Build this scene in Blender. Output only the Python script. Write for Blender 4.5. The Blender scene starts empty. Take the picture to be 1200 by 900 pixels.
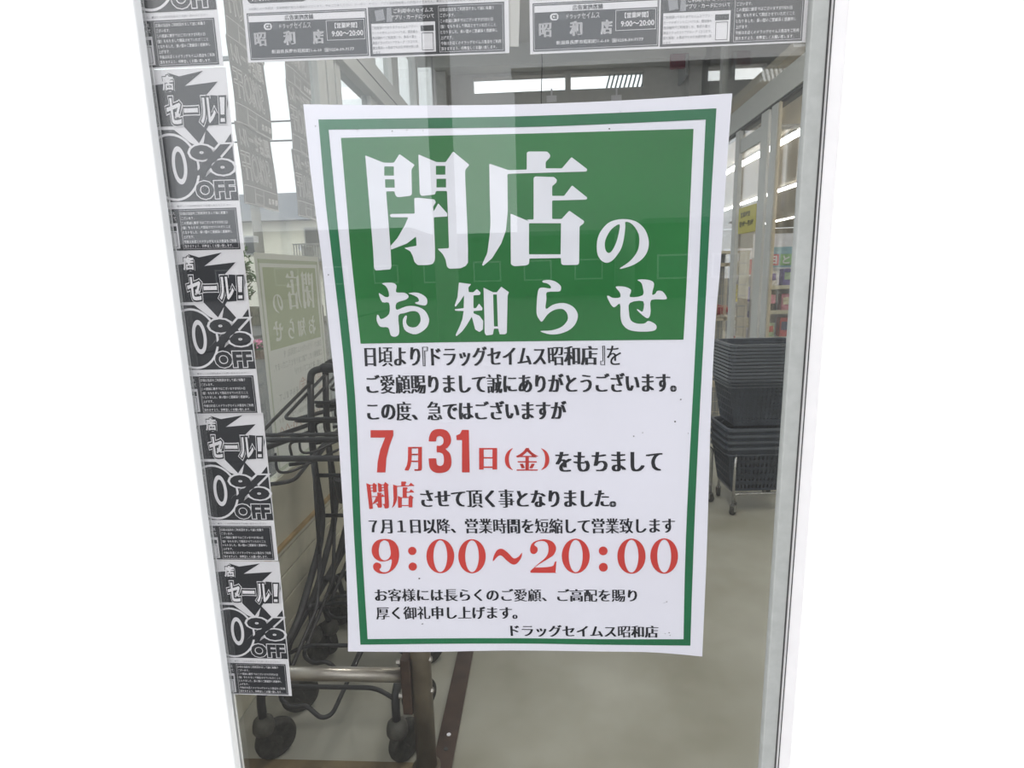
import bpy, bmesh, math, random
from mathutils import Vector, Matrix
random.seed(7)
S = bpy.context.scene
C = S.collection
PI = math.pi

# ------------------------------------------------------------------ camera
FPX, EYE = 675.0, 1.40
Yc = Vector((37, 130, 675)).normalized()
Zc = -Vector((85, -3510, 675)).normalized(); Zc = (Zc - Zc.dot(Yc) * Yc).normalized()
Xc = Yc.cross(Zc)
if Xc[0] < 0: Xc = -Xc
cam = bpy.data.objects.new('camera', bpy.data.cameras.new('camera')); C.objects.link(cam)
right = Vector((Xc[0], Yc[0], Zc[0])); up = Vector((Xc[1], Yc[1], Zc[1])); fwd = Vector((Xc[2], Yc[2], Zc[2]))
M = Matrix.Identity(4)
for i in range(3):
    M[i][0], M[i][1], M[i][2] = right[i], up[i], -fwd[i]
M[2][3] = EYE
cam.matrix_world = M
cam.data.sensor_fit = 'HORIZONTAL'; cam.data.sensor_width = 36
cam.data.lens = 36 * FPX / 1200
cam.data.clip_start = .02; cam.data.clip_end = 400
S.camera = cam

# ------------------------------------------------------------------ sky, exposure
SKY = 2.0
w = bpy.data.worlds.new('overcast_sky'); S.world = w; w.use_nodes = True
nt = w.node_tree; nt.nodes.clear()
wo = nt.nodes.new('ShaderNodeOutputWorld'); bg = nt.nodes.new('ShaderNodeBackground')
tc = nt.nodes.new('ShaderNodeTexCoord'); nz = nt.nodes.new('ShaderNodeTexNoise'); cr = nt.nodes.new('ShaderNodeValToRGB')
nz.inputs['Scale'].default_value = 2.2; nz.inputs['Detail'].default_value = 4
cr.color_ramp.elements[0].position = .3; cr.color_ramp.elements[0].color = (.80, .86, .93, 1)
cr.color_ramp.elements[1].position = .7; cr.color_ramp.elements[1].color = (1, .99, .98, 1)
nt.links.new(tc.outputs['Generated'], nz.inputs['Vector']); nt.links.new(nz.outputs['Fac'], cr.inputs['Fac'])
nt.links.new(cr.outputs['Color'], bg.inputs['Color']); bg.inputs['Strength'].default_value = SKY
nt.links.new(bg.outputs[0], wo.inputs[0])
S.view_settings.view_transform = 'Standard'; S.view_settings.look = 'None'
S.view_settings.gamma = 1; S.view_settings.use_curve_mapping = False
S.view_settings.exposure = 0.04
S.cycles.max_bounces = 10; S.cycles.diffuse_bounces = 5; S.cycles.transparent_max_bounces = 24
S.cycles.use_denoising = True
sun = bpy.data.objects.new('sun', bpy.data.lights.new('sun', 'SUN')); C.objects.link(sun)
sun.data.energy = 1.3; sun.data.angle = math.radians(30); sun.data.color = (1, .98, .95)
sun.rotation_euler = (math.radians(48), 0, math.radians(-25))

# ------------------------------------------------------------------ materials
def mat(name, col, rough=.6, metal=0, var=.06, scale=30, bump=0, emit=None, spec=.4, col2=None, detail=4):
    m = bpy.data.materials.new(name); m.use_nodes = True
    n = m.node_tree; b = n.nodes['Principled BSDF']
    b.inputs['Roughness'].default_value = rough; b.inputs['Metallic'].default_value = metal
    b.inputs['Specular IOR Level'].default_value = spec
    t = n.nodes.new('ShaderNodeTexCoord'); z = n.nodes.new('ShaderNodeTexNoise'); r = n.nodes.new('ShaderNodeValToRGB')
    z.inputs['Scale'].default_value = scale; z.inputs['Detail'].default_value = detail
    c2 = col2 or tuple(c * (1 - var) for c in col)
    c1 = col if col2 else tuple(min(1, c * (1 + var)) for c in col)
    r.color_ramp.elements[0].position = .35; r.color_ramp.elements[1].position = .65
    r.color_ramp.elements[0].color = (*c2, 1); r.color_ramp.elements[1].color = (*c1, 1)
    n.links.new(t.outputs['Object'], z.inputs['Vector']); n.links.new(z.outputs['Fac'], r.inputs['Fac'])
    n.links.new(r.outputs['Color'], b.inputs['Base Color'])
    if bump:
        bp = n.nodes.new('ShaderNodeBump'); bp.inputs['Strength'].default_value = bump; bp.inputs['Distance'].default_value = .002
        n.links.new(z.outputs['Fac'], bp.inputs['Height']); n.links.new(bp.outputs[0], b.inputs['Normal'])
    if emit:
        b.inputs['Emission Color'].default_value = (*emit[0], 1); b.inputs['Emission Strength'].default_value = emit[1]
    return m

def glass(name, tint, f0=.04, dirt=.0):
    m = bpy.data.materials.new(name); m.use_nodes = True; n = m.node_tree; n.nodes.clear()
    N = n.nodes.new; L = n.links.new
    out = N('ShaderNodeOutputMaterial'); mx = N('ShaderNodeMixShader'); tr = N('ShaderNodeBsdfTransparent'); gl = N('ShaderNodeBsdfGlossy')
    gl.inputs['Roughness'].default_value = .0; gl.inputs['Color'].default_value = (1, 1, 1, 1)
    g = N('ShaderNodeNewGeometry'); d = N('ShaderNodeVectorMath'); d.operation = 'DOT_PRODUCT'
    L(g.outputs['Incoming'], d.inputs[0]); L(g.outputs['Normal'], d.inputs[1])
    def mt(op, a, b=None):
        q = N('ShaderNodeMath'); q.operation = op
        for i, v in enumerate((a, b)):
            if v is None: continue
            if isinstance(v, (int, float)): q.inputs[i].default_value = v
            else: L(v, q.inputs[i])
        return q.outputs[0]
    a = mt('ABSOLUTE', d.outputs['Value']); k = mt('POWER', mt('SUBTRACT', 1, a), 5)
    fr = mt('ADD', mt('MULTIPLY', k, 1 - f0), f0)
    L(fr, mx.inputs[0]); tr.inputs['Color'].default_value = (*tint, 1)
    L(tr.outputs[0], mx.inputs[1]); L(gl.outputs[0], mx.inputs[2])
    last = mx.outputs[0]
    if dirt:
        df = N('ShaderNodeBsdfDiffuse'); df.inputs['Color'].default_value = (.7, .7, .68, 1)
        nz = N('ShaderNodeTexNoise'); nz.inputs['Scale'].default_value = 6; nz.inputs['Detail'].default_value = 8
        tcn = N('ShaderNodeTexCoord'); L(tcn.outputs['Object'], nz.inputs['Vector'])
        m2 = N('ShaderNodeMixShader'); L(mt('MULTIPLY', nz.outputs['Fac'], dirt), m2.inputs[0]); L(last, m2.inputs[1]); L(df.outputs[0], m2.inputs[2]); last = m2.outputs[0]
    L(last, out.inputs[0]); return m

def thinpaper(name, col, trans=.5, var=.05, scale=12):
    m = bpy.data.materials.new(name); m.use_nodes = True; n = m.node_tree; n.nodes.clear()
    N = n.nodes.new; L = n.links.new
    out = N('ShaderNodeOutputMaterial'); mx = N('ShaderNodeMixShader'); a = N('ShaderNodeBsdfDiffuse'); b = N('ShaderNodeBsdfTranslucent')
    z = N('ShaderNodeTexNoise'); z.inputs['Scale'].default_value = scale; r = N('ShaderNodeValToRGB'); t = N('ShaderNodeTexCoord')
    r.color_ramp.elements[0].color = (*[c * (1 - var) for c in col], 1); r.color_ramp.elements[1].color = (*[min(1, c * (1 + var)) for c in col], 1)
    L(t.outputs['Object'], z.inputs['Vector']); L(z.outputs['Fac'], r.inputs['Fac']); L(r.outputs[0], a.inputs[0]); L(r.outputs[0], b.inputs[0])
    mx.inputs[0].default_value = trans; L(a.outputs[0], mx.inputs[1]); L(b.outputs[0], mx.inputs[2]); L(mx.outputs[0], out.inputs[0])
    return m

PAPER = (.84, .82, .90)
m_paper = mat('poster_paper', PAPER, .5, var=.015, scale=4)
m_green = mat('print_green_panel', (.010, .170, .032), .45, var=.12, scale=3)
m_frame = mat('print_green_border', (.006, .15, .055), .45, var=.12, scale=5)
m_black = mat('print_black', (.012, .013, .02), .5, var=.1)
m_red = mat('print_red', (.60, .045, .035), .5, var=.06, scale=8)
m_white = mat('print_white', (.80, .79, .85), .5, var=.02)
m_fpaper = mat('flyer_paper', (.70, .68, .70), .6, var=.02, scale=6)
m_fblack = mat('flyer_black_ink', (.014, .015, .02), .45, var=.15, scale=10)
m_fgrey = mat('flyer_grey_ink', (.25, .25, .27), .5)
m_speck = mat('dust_speck', (.04, .03, .02), .8)
m_pier = mat('white_painted_wall', (.93, .93, .93), .7, var=.01, scale=8)
m_alu = mat('grey_white_aluminium', (.50, .51, .50), .5, var=.03, scale=40, bump=.1)
m_jamb = mat('white_enamel_jamb', (.80, .78, .79), .4, var=.02, scale=20)
m_frm = mat('grey_painted_frame', (.40, .41, .40), .6, var=.05, scale=60, bump=.3)
m_seal = mat('dark_rubber_seal', (.06, .06, .06), .7)
m_ceil = mat('grey_ceiling_board', (.42, .41, .39), .8, var=.03, scale=8)
m_wall = mat('grey_plaster', (.46, .455, .45), .8, var=.04, scale=20, bump=.1)
m_warm = mat('beige_store_ceiling', (.60, .54, .44), .8, var=.04, scale=30)
m_floor = mat('vestibule_concrete', (.40, .395, .345), .55, scale=1.6, col2=(.25, .24, .19), detail=14, bump=.08)
m_plank = mat('beige_painted_plank', (.58, .56, .45), .6, var=.08, scale=14)
m_tan = mat('tan_wood_strip', (.42, .30, .15), .5, var=.12, scale=20)
m_brown = mat('brown_painted_steel', (.055, .032, .022), .45, var=.2, scale=25, bump=.2)
m_thresh = mat('brown_threshold', (.16, .12, .065), .6, var=.2, scale=9)
m_cart = mat('black_coated_tube', (.020, .020, .023), .45, var=.25, scale=25, spec=.5)
m_cast = mat('dusty_grey_plastic', (.075, .072, .062), .7, var=.25, scale=40)
m_tyre = mat('dusty_black_rubber', (.035, .033, .028), .75, var=.3, scale=60)
m_grip = mat('black_grip', (.015, .015, .017), .5)
m_steel = mat('dull_stainless_tube', (.42, .39, .35), .32, metal=.85, var=.12, scale=18)
m_post = mat('steel_post_brown_reflection', (.15, .125, .09), .4, metal=.5, var=.3, scale=9)  # stainless post, its brown reflection put into the base colour
m_basket = mat('charcoal_plastic_basket', (.040, .050, .068), .5, var=.15, scale=20)
m_chrome = mat('chrome_leg', (.5, .5, .5), .25, metal=.9)
m_asphalt = mat('asphalt', (.10, .098, .095), .9, var=.12, scale=8)
m_side = mat('sidewalk_paving', (.08, .078, .075), .85, var=.06, scale=5)
m_house = mat('cream_render', (.85, .82, .72), .85, var=.03, scale=2)
m_hroof = mat('grey_roof_sheet', (.16, .165, .18), .7, var=.08, scale=5)
m_dkwin = mat('dark_window_glass', (.10, .11, .13), .2, var=.1)
m_metal = mat('grey_metal', (.28, .29, .30), .5, metal=.3)
m_leaf = mat('leaf_green', (.06, .12, .04), .7, var=.4, scale=3)
m_bark = mat('bark', (.10, .08, .06), .9, var=.3)
m_pink = mat('pink_petals', (.75, .25, .40), .6, var=.2, scale=40)
m_pot = mat('planter_box', (.16, .11, .08), .7)
m_tube = mat('fluorescent_tube', (1, 1, 1), .5, emit=((1, .97, .90), 16.0))
m_beige = mat('ivory_cabinet', (.52, .46, .35), .5, var=.04)
m_yellow = mat('yellow_notice', (.55, .50, .12), .6, var=.03)
def film(name, col):
    m = bpy.data.materials.new(name); m.use_nodes = True; n = m.node_tree; n.nodes.clear()
    o_ = n.nodes.new('ShaderNodeOutputMaterial'); t_ = n.nodes.new('ShaderNodeBsdfTransparent'); t_.inputs[0].default_value = (*col, 1)
    n.links.new(t_.outputs[0], o_.inputs[0]); return m
m_tape = thinpaper('translucent_tape', (.66, .65, .62), .4)
g_front = glass('clear_window_glass', (.955, .958, .958), .047, .006)
g_left = glass('tinted_side_glass', (.845, .87, .865), .04, .05)
g_part = glass('partition_glass', (.95, .955, .95), .04, .04)

# ------------------------------------------------------------------ helpers
class MB:
    def __init__(s): s.v = []; s.f = []
    def add(s, v, f):
        o = len(s.v); s.v += [tuple(p) for p in v]; s.f += [tuple(i + o for i in q) for q in f]; return s
    def box(s, x0, x1, y0, y1, z0, z1):
        return s.add([(x, y, z) for z in (z0, z1) for x, y in ((x0, y0), (x1, y0), (x1, y1), (x0, y1))],
                     [(3, 2, 1, 0), (4, 5, 6, 7), (0, 1, 5, 4), (1, 2, 6, 5), (2, 3, 7, 6), (3, 0, 4, 7)])
    def tube(s, pts, r, n=8, cap=True, closed=False):
        P = [Vector(p) for p in pts]; m = len(P); rs = r if isinstance(r, (list, tuple)) else [r] * m
        v = []; up = None
        for i, p in enumerate(P):
            if closed: d = P[(i + 1) % m] - P[i - 1]
            else: d = P[min(i + 1, m - 1)] - P[max(i - 1, 0)]
            d.normalize()
            if up is None:
                up = Vector((0, 0, 1)) if abs(d.z) < .9 else Vector((1, 0, 0))
            a = up - up.dot(d) * d; a.normalize(); b = d.cross(a); up = a
            v += [p + (a * math.cos(t * 2 * PI / n) + b * math.sin(t * 2 * PI / n)) * rs[i] for t in range(n)]
        f = [(i * n + t, i * n + (t + 1) % n, (i + 1) % m * n + (t + 1) % n, (i + 1) % m * n + t) for i in range(m if closed else m - 1) for t in range(n)]
        if cap and not closed: f += [tuple(range(n))[::-1], tuple(range((m - 1) * n, m * n))]
        return s.add(v, f)
    def lathe(s, prof, c, axis='z', n=20, rot=None):
        v = []
        for r, h in prof:
            for t in range(n):
                a = t * 2 * PI / n; x, y = r * math.cos(a), r * math.sin(a)
                p = Vector((x, y, h)) if axis == 'z' else (Vector((h, x, y)) if axis == 'x' else Vector((x, h, y)))
                if rot: p = rot @ p
                v.append(p + Vector(c))
        m = len(prof)
        f = [(i * n + t, i * n + (t + 1) % n, (i + 1) * n + (t + 1) % n, (i + 1) * n + t) for i in range(m - 1) for t in range(n)]
        f += [tuple(range(n))[::-1], tuple(range((m - 1) * n, m * n))]
        return s.add(v, f)

def smooth_path(pts, k=5, closed=False):
    P = [Vector(p) for p in pts]; n = len(P); out = []
    for i in range(n if closed else n - 1):
        p0 = P[(i - 1) % n] if closed or i > 0 else P[0]; p1 = P[i]; p2 = P[(i + 1) % n]
        p3 = P[(i + 2) % n] if closed or i + 2 < n else P[-1]
        for j in range(k):
            t = j / k
            out.append(.5 * ((2 * p1) + (p2 - p0) * t + (2 * p0 - 5 * p1 + 4 * p2 - p3) * t * t + (3 * p1 - p0 - 3 * p2 + p3) * t ** 3))
    if not closed: out.append(P[-1])
    return out

def bend(pts, r=.04, k=4):
    """polyline with rounded corners"""
    P = [Vector(p) for p in pts]; out = [P[0]]
    for i in range(1, len(P) - 1):
        a, b, c = P[i - 1], P[i], P[i + 1]
        d1 = min(r, (a - b).length * .45); d2 = min(r, (c - b).length * .45)
        p, q = b + (a - b).normalized() * d1, b + (c - b).normalized() * d2
        for j in range(k + 1):
            t = j / k; out.append(p * (1 - t) ** 2 + b * 2 * t * (1 - t) + q * t * t)
    out.append(P[-1]); return out

def obj(name, mb, m, parent=None, smooth=False, bevel=0, **tags):
    if isinstance(mb, MB):
        me = bpy.data.meshes.new(name); me.from_pydata(mb.v, [], mb.f); me.update()
    else: me = mb
    if m is not None:
        me.materials.clear(); me.materials.append(m)
    if smooth:
        for p in me.polygons: p.use_smooth = True
    o = bpy.data.objects.new(name, me); C.objects.link(o)
    if parent: o.parent = parent
    if bevel:
        b = o.modifiers.new('bevel', 'BEVEL'); b.width = bevel; b.segments = 2; b.limit_method = 'ANGLE'
    for k, v in tags.items(): o[k] = v
    return o
def box(name, x0, x1, y0, y1, z0, z1, m, parent=None, bevel=0, **t):
    return obj(name, MB().box(x0, x1, y0, y1, z0, z1), m, parent, bevel=bevel, **t)
def root(name, loc=(0, 0, 0), rz=0, **t):
    o = bpy.data.objects.new(name, None); C.objects.link(o); o.location = loc; o.rotation_euler = (0, 0, rz); o.empty_display_size = .05
    for k, v in t.items(): o[k] = v
    return o
def dup(r, loc=None, rz=None, label=None, parent=None):
    c = r.copy(); C.objects.link(c)
    if parent: c.parent = parent
    if loc is not None: c.location = loc
    if rz is not None: c.rotation_euler = (0, 0, rz)
    if label: c['label'] = label
    for ch in r.children: dup(ch, parent=c)
    return c

def unproj_y(px, py, y):
    c = Vector(((px - 600) / FPX, (450 - py) / FPX, 1))
    d = Vector((c.dot(Xc), c.dot(Yc), c.dot(Zc)))
    return d / d.y * y + Vector((0, 0, EYE))

# ---- flat print meshes in 2-D
def fill2d(loops):
    cu = bpy.data.curves.new('t', 'CURVE'); cu.dimensions = '2D'; cu.fill_mode = 'BOTH'
    for lp in loops:
        sp = cu.splines.new('POLY'); sp.points.add(len(lp) - 1)
        for i, p in enumerate(lp): sp.points[i].co = (p[0], p[1], 0, 1)
        sp.use_cyclic_u = True
    o = bpy.data.objects.new('t', cu); me = bpy.data.meshes.new_from_object(o)
    v = [(p.co.x, p.co.y) for p in me.vertices]; f = [tuple(p.vertices) for p in me.polygons]
    bpy.data.objects.remove(o); bpy.data.curves.remove(cu); bpy.data.meshes.remove(me)
    return v, f
def text_raw(s, off, res, sp=1.0, line=1.0, fill='BOTH'):
    cu = bpy.data.curves.new('t', 'FONT'); cu.body = s; cu.size = 1; cu.offset = off; cu.resolution_u = res; cu.fill_mode = fill
    cu.space_character = sp; cu.space_line = line
    o = bpy.data.objects.new('t', cu); me = bpy.data.meshes.new_from_object(o)
    v = [(p.co.x, p.co.y) for p in me.vertices]; f = [tuple(p.vertices) for p in me.polygons]; a = sum(p.area for p in me.polygons)
    per = sum(math.dist(v[e.vertices[0]], v[e.vertices[1]]) for e in me.edges) if fill == 'NONE' else 0
    bpy.data.objects.remove(o); bpy.data.curves.remove(cu); bpy.data.meshes.remove(me)
    return v, f, a, per
_gl = {}
def glyph(c, off, res):
    """one character; steps past offsets at which the outline fill drops a stroke"""
    k = (c, off, res)
    if k not in _gl:
        per = text_raw(c, 0, res, fill='NONE')[3]; cand = []
        for d in (0, .001, -.001, .002, -.002, .003, -.003, .0045, -.0045):
            r = text_raw(c, off + d, res); cand.append((r[2] - per * (off + d), r))
        best = max(q[0] for q in cand)
        _gl[k] = next(r for sc, r in cand if sc > best - .015 - .04 * abs(best))
    return _gl[k][0], _gl[k][1]
def text2d(s, off=0., smear=0., n=3, res=3, sp=1.0, line=1.0):
    if not all(ord(c) > 0x2fff for c in s) or sp != 1.0:
        v, f = text_raw(s, off, res, sp, line)[:2]; groups = [(v, f, smear)]
    else:
        groups = []
        for i, c in enumerate(s):
            v, f = glyph(c, off, res)
            if not v: continue
            kanji = 0x4e00 <= ord(c) <= 0x9fff
            groups.append(([(a + i, b) for a, b in v], f, smear * (1 if not kanji else 1.0 if len(v) < 60 else .68)))
    V, F = [], []
    for v, f, sm_ in groups:
        for i in range(n if smear else 1):
            dx = (i / (n - 1) - .5) * sm_ if smear else 0; k = len(V)
            V += [(a + dx, b) for a, b in v]; F += [tuple(q + k for q in g) for g in f]
    return V, F
def bbox(v):
    return min(p[0] for p in v), max(p[0] for p in v), min(p[1] for p in v), max(p[1] for p in v)
def fit(vf, x0, x1, y0, y1):
    """map 2-D ink bounds into a rectangle"""
    v, f = vf; a, b, c, d = bbox(v)
    return [(x0 + (p[0] - a) / (b - a) * (x1 - x0), y0 + (p[1] - c) / (d - c) * (y1 - y0)) for p in v], f
def quadfit(vf, q):
    """map ink bounds to a picture quad TL TR BR BL"""
    v, f = fit(vf, 0, 1, 0, 1); TL, TR, BR, BL = q
    out = []
    for u, t in v:
        out.append(tuple((TL[i] * (1 - u) + TR[i] * u) * t + (BL[i] * (1 - u) + BR[i] * u) * (1 - t) for i in (0, 1)))
    return out, f

# ================================================================== STRUCTURE
GY = .87            # the window glass stands 0.87 m in front of the lens
XL, XR, YB = -1.0, 1.5, 6.0
fl = box('floor', -1.06, 9, .8, 21, -.06, 0, m_floor, kind='structure')
box('ceiling', XL - .3, 4.2, .8, YB + .3, 3.48, 3.6, m_ceil, kind='structure')
# piers of the shop front either side of the window
box('wall_front_left', -5, -.56, .85, .88, -.1, 4.2, m_pier, kind='structure', bevel=.003)
box('wall_front_right', .402, 5, .85, .88, -.1, 4.2, m_pier, kind='structure', bevel=.003)
box('wall_front_top', -.56, .402, .85, .88, 2.7, 4.2, m_pier, kind='structure')
box('wall_front_bottom', -.56, .402, .85, .88, -.1, .34, m_pier, kind='structure')
w1 = root('window_1', (0, GY, .34), kind='structure')
w1p = -Vector((0, GY, .34))
def wpart(name, mb, m, r, **k):
    o = obj(name, mb, m, r, **k); o.location = -Vector(r.location); return o
wpart('pane', MB().box(-.56, .362, GY - .003, GY + .003, .36, 2.68), g_front, w1)
wpart('frame', MB().box(.358, .380, GY - .012, GY + .004, .34, 2.7), m_frm, w1, bevel=.002)
wpart('seal', MB().box(.380, .3825, GY - .01, GY + .03, .34, 2.7), m_seal, w1)
wpart('jamb', MB().box(.3825, .403, GY - .018, GY + .01, .34, 2.7), m_jamb, w1, bevel=.003)
wpart('sill', MB().box(-.56, .402, GY - .03, GY + .04, .34, .36), m_alu, w1, bevel=.002)
wpart('seal', MB().tube([(.3815, GY - .021, .36), (.382, GY - .021, 1.0), (.3812, GY - .021, 1.6), (.3815, GY - .021, 2.6)], .0009, 5), m_seal, w1)

# left side wall: plinth of painted boards, then glazing
wl = root('wall_left', (XL, 1, 0), kind='structure')
z = 0.0
for i, hgt in enumerate((.095, .10, .10, .085)):
    wpart('plank', MB().box(XL - .06, XL, .93, YB, z + .003, z + hgt - .003), m_plank, wl, bevel=.003); z += hgt
wpart('backing', MB().box(XL - .08, XL - .06, .93, YB, 0, .40), m_seal, wl)
wpart('ledge', MB().box(XL - .08, XL + .004, .93, YB, .385, .400), m_plank, wl, bevel=.003)
wpart('wood_strip', MB().box(XL - .02, XL + .006, .93, YB, .400, .414), m_tan, wl, bevel=.002)
w2 = root('window_2', (XL, 1, .41), kind='structure')
wpart('lower_panel', MB().box(XL - .05, XL - .01, .95, 5.9, .414, .66), mat('beige_lower_panel', (.55, .53, .43), .6, var=.05, scale=8), w2)
ys = [.95, 2.78, 3.60, 4.2, 4.95, 5.9]
for a, b in zip(ys[:-1], ys[1:]):
    wpart('pane', MB().box(XL - .033, XL - .027, a, b, .414, 2.46), g_left, w2)
    wpart('pane', MB().box(XL - .033, XL - .027, a, b, 2.62, 3.46), g_left, w2)
for a, b in ((2.76, 2.86), (2.88, 2.98), (3.0, 3.07), (3.60, 3.75), (4.16, 4.34), (4.95, 5.03)):
    wpart('mullion', MB().box(XL - .06, XL + .0, a, b, .41, 3.46), m_alu, w2, bevel=.004)
wpart('transom_beam', MB().box(XL - .08, XL + .03, .93, YB, 2.45, 2.63), m_alu, w2, bevel=.004)
wpart('groove', MB().box(XL + .029, XL + .032, .93, YB, 2.53, 2.536), m_seal, w2)

# right partition to the shop (glazed, with a sliding door)
w3 = root('window_3', (XR, 3, 0), kind='structure')
wpart('transom_beam', MB().box(XR, XR + .09, .93, YB, 2.445, 2.60), m_alu, w3, bevel=.004)
wpart('dark_gap', MB().box(XR + .01, XR + .08, .93, YB, 2.425, 2.445), m_seal, w3)
for a, b, x0, x1 in ((4.015, 4.115, 0, .02), (4.165, 4.295, 0, .02), (4.74, 4.83, 0, .03), (5.75, 6.0, 0, .09)):
    wpart('mullion', MB().box(XR + x0, XR + x1, a, b, 0, 2.43), m_alu, w3, bevel=.004)
wpart('mullion', MB().box(XR, XR + .05, 1.6, 1.7, 0, 2.43), m_alu, w3, bevel=.004)
wpart('wood_strip', MB().box(XR + .005, XR + .02, 3.985, 4.008, 0, 2.43), m_beige, w3)
wpart('pane', MB().box(XR + .022, XR + .028, 1.7, 3.985, .05, 2.43), g_part, w3)
wpart('pane', MB().box(XR + .022, XR + .028, 4.30, 5.75, .05, 2.43), g_part, w3)
wpart('pane', MB().box(XR + .022, XR + .028, .95, YB, 2.60, 3.47), g_part, w3)
wpart('door_rail', MB().box(XR + .012, XR + .03, 4.295, 4.74, 2.26, 2.36), m_alu, w3, bevel=.003)
wpart('transom_post', MB().box(XR, XR + .04, 5.25, 5.33, 2.6, 3.48), m_alu, w3)
wpart('transom_post', MB().box(XR, XR + .05, 3.3, 3.37, 2.6, 3.48), m_alu, w3)
wpart('transom_post', MB().box(XR, XR + .05, 2.2, 2.27, 2.6, 3.48), m_alu, w3)

# far wall of the vestibule with a band of small high windows and an unseen lower part glazed to let daylight in
def holes_wall(name, x0, x1, z0, z1, holes, y0, y1, m, parent=None, **k):
    mb = MB(); xs = sorted({x0, x1, *[h[0] for h in holes], *[h[1] for h in holes]}); zs = sorted({z0, z1, *[h[2] for h in holes], *[h[3] for h in holes]})
    for a, b in zip(xs[:-1], xs[1:]):
        for c, d in zip(zs[:-1], zs[1:]):
            if any(h[0] - 1e-6 <= a and b <= h[1] + 1e-6 and h[2] - 1e-6 <= c and d <= h[3] + 1e-6 for h in holes): continue
            mb.box(a, b, y0, y1, c, d)
    return obj(name, mb, m, parent, **k)
strips = [(-.66, .235, 3.125, 3.27), (.285, .98, 3.125, 3.27), (1.58, 1.73, 3.15, 3.275), (1.83, 2.12, 3.15, 3.285), (2.245, 2.55, 3.15, 3.285)]
holes_wall('wall_back', XL - .06, 4.2, 2.72, 3.48, strips, YB, YB + .12, m_wall, kind='structure')
w4 = root('window_4', (0, YB, 2.7), kind='structure')
for h in strips:
    wpart('pane', MB().box(h[0], h[1], YB + .05, YB + .056, h[2], h[3]), g_part, w4)
    wpart('trim_strip', MB().box(h[0], h[1], YB - .008, YB + .02, h[2] - .006, h[2]), m_alu, w4)
for i in range(9):
    x = .62 + i * .042
    wpart('slat', MB().add([(x, YB + .08, 3.125), (x + .016, YB + .08, 3.125), (x + .056, YB + .08, 3.27), (x + .04, YB + .08, 3.27), (x, YB + .09, 3.125), (x + .016, YB + .09, 3.125), (x + .056, YB + .09, 3.27), (x + .04, YB + .09, 3.27)],
          [(0, 1, 2, 3), (7, 6, 5, 4), (0, 4, 5, 1), (1, 5, 6, 2), (2, 6, 7, 3), (3, 7, 4, 0)]), mat('teal_slat', (.20, .30, .30), .6) if i == 0 else bpy.data.materials['teal_slat'], w4)
wpart('added_daylight_pane', MB().box(-.95, 1.45, YB + .05, YB + .056, .05, 2.7), g_part, w4)  # unseen glazing, added so that daylight reaches the floor
for x in (-.98, -.2, .62, 1.44): wpart('mullion', MB().box(x - .03, x + .03, YB, YB + .1, 0, 2.72), m_alu, w4)
box('trim_1', XL, XR, YB - .22, YB, 3.30, 3.48, m_alu, kind='structure', bevel=.004)     # boxed header under the ceiling
box('trim_2', XL, XL + .10, YB - .14, YB, 0, 3.30, m_wall, kind='structure', bevel=.004)
box('trim_3', XR - .13, XR - .01, YB - .14, YB, 0, 3.30, m_wall, kind='structure', bevel=.004)
box('trim_4', XL, -.375, .93, 1.425, 0, .006, m_thresh, kind='structure')

# shop beyond the partition
box('wall_shop_left', XR, XR + .1, YB + .12, 21, 0, 2.72, m_warm, kind='structure')
box('wall_shop_far', XR, 9, 20.9, 21, 0, 2.72, m_warm, kind='structure')
box('wall_shop_right', 8.9, 9, .93, 21, 0, 2.72, m_warm, kind='structure')
box('ceiling_shop', XR + .10, 9, .93, 21, 2.74, 2.80, m_warm, kind='structure')
box('wall_upper_right', 4.1, 4.2, .93, YB, 2.80, 3.48, m_wall, kind='structure')

# outside ground
box('ground_pavement', -7, 14, -6, .8, -.12, -.06, m_side, kind='structure')
box('ground_side', -7, -1.06, .8, 40, -.12, 0, m_side, kind='structure')
box('ground_street', -60, -7, -60, 90, -.14, -.03, m_asphalt, kind='structure')
box('ground_car_park', -7, 60, -60, -6, -.14, -.07, m_asphalt, kind='structure')
box('ground_back', -7, 60, 21, 90, -.14, -.04, m_asphalt, kind='structure')

# ================================================================== THE CLOSING POSTER
PY = .8795
def ripple(x, z): return .0007 * math.sin(11 * x + 4 * z) + .0006 * math.sin(17 * z + 5 * x)
def px2w(p, lift=0.):
    q = unproj_y(p[0], p[1], PY); return (q.x, PY + ripple(q.x, q.z) - lift, q.z)
poster = root('closing_poster', (-.05, PY, .768), label='large white closing-down notice with green border and green headline panel taped behind the glass', category='poster')
def pprint_(name, vf, m, lift, **k):
    v, f = vf
    mb = MB().add([px2w(p, lift) for p in v], f)
    o = obj(name, mb, m, poster, **k); o.location = -Vector(poster.location); return o
def lerp_poly(pts, t):
    L = [0]
    for a, b in zip(pts[:-1], pts[1:]): L.append(L[-1] + math.dist(a, b))
    s = t * L[-1]
    for i in range(len(pts) - 1):
        if s <= L[i + 1] or i == len(pts) - 2:
            u = (s - L[i]) / (L[i + 1] - L[i]); return (pts[i][0] + (pts[i + 1][0] - pts[i][0]) * u, pts[i][1] + (pts[i + 1][1] - pts[i][1]) * u)
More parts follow.
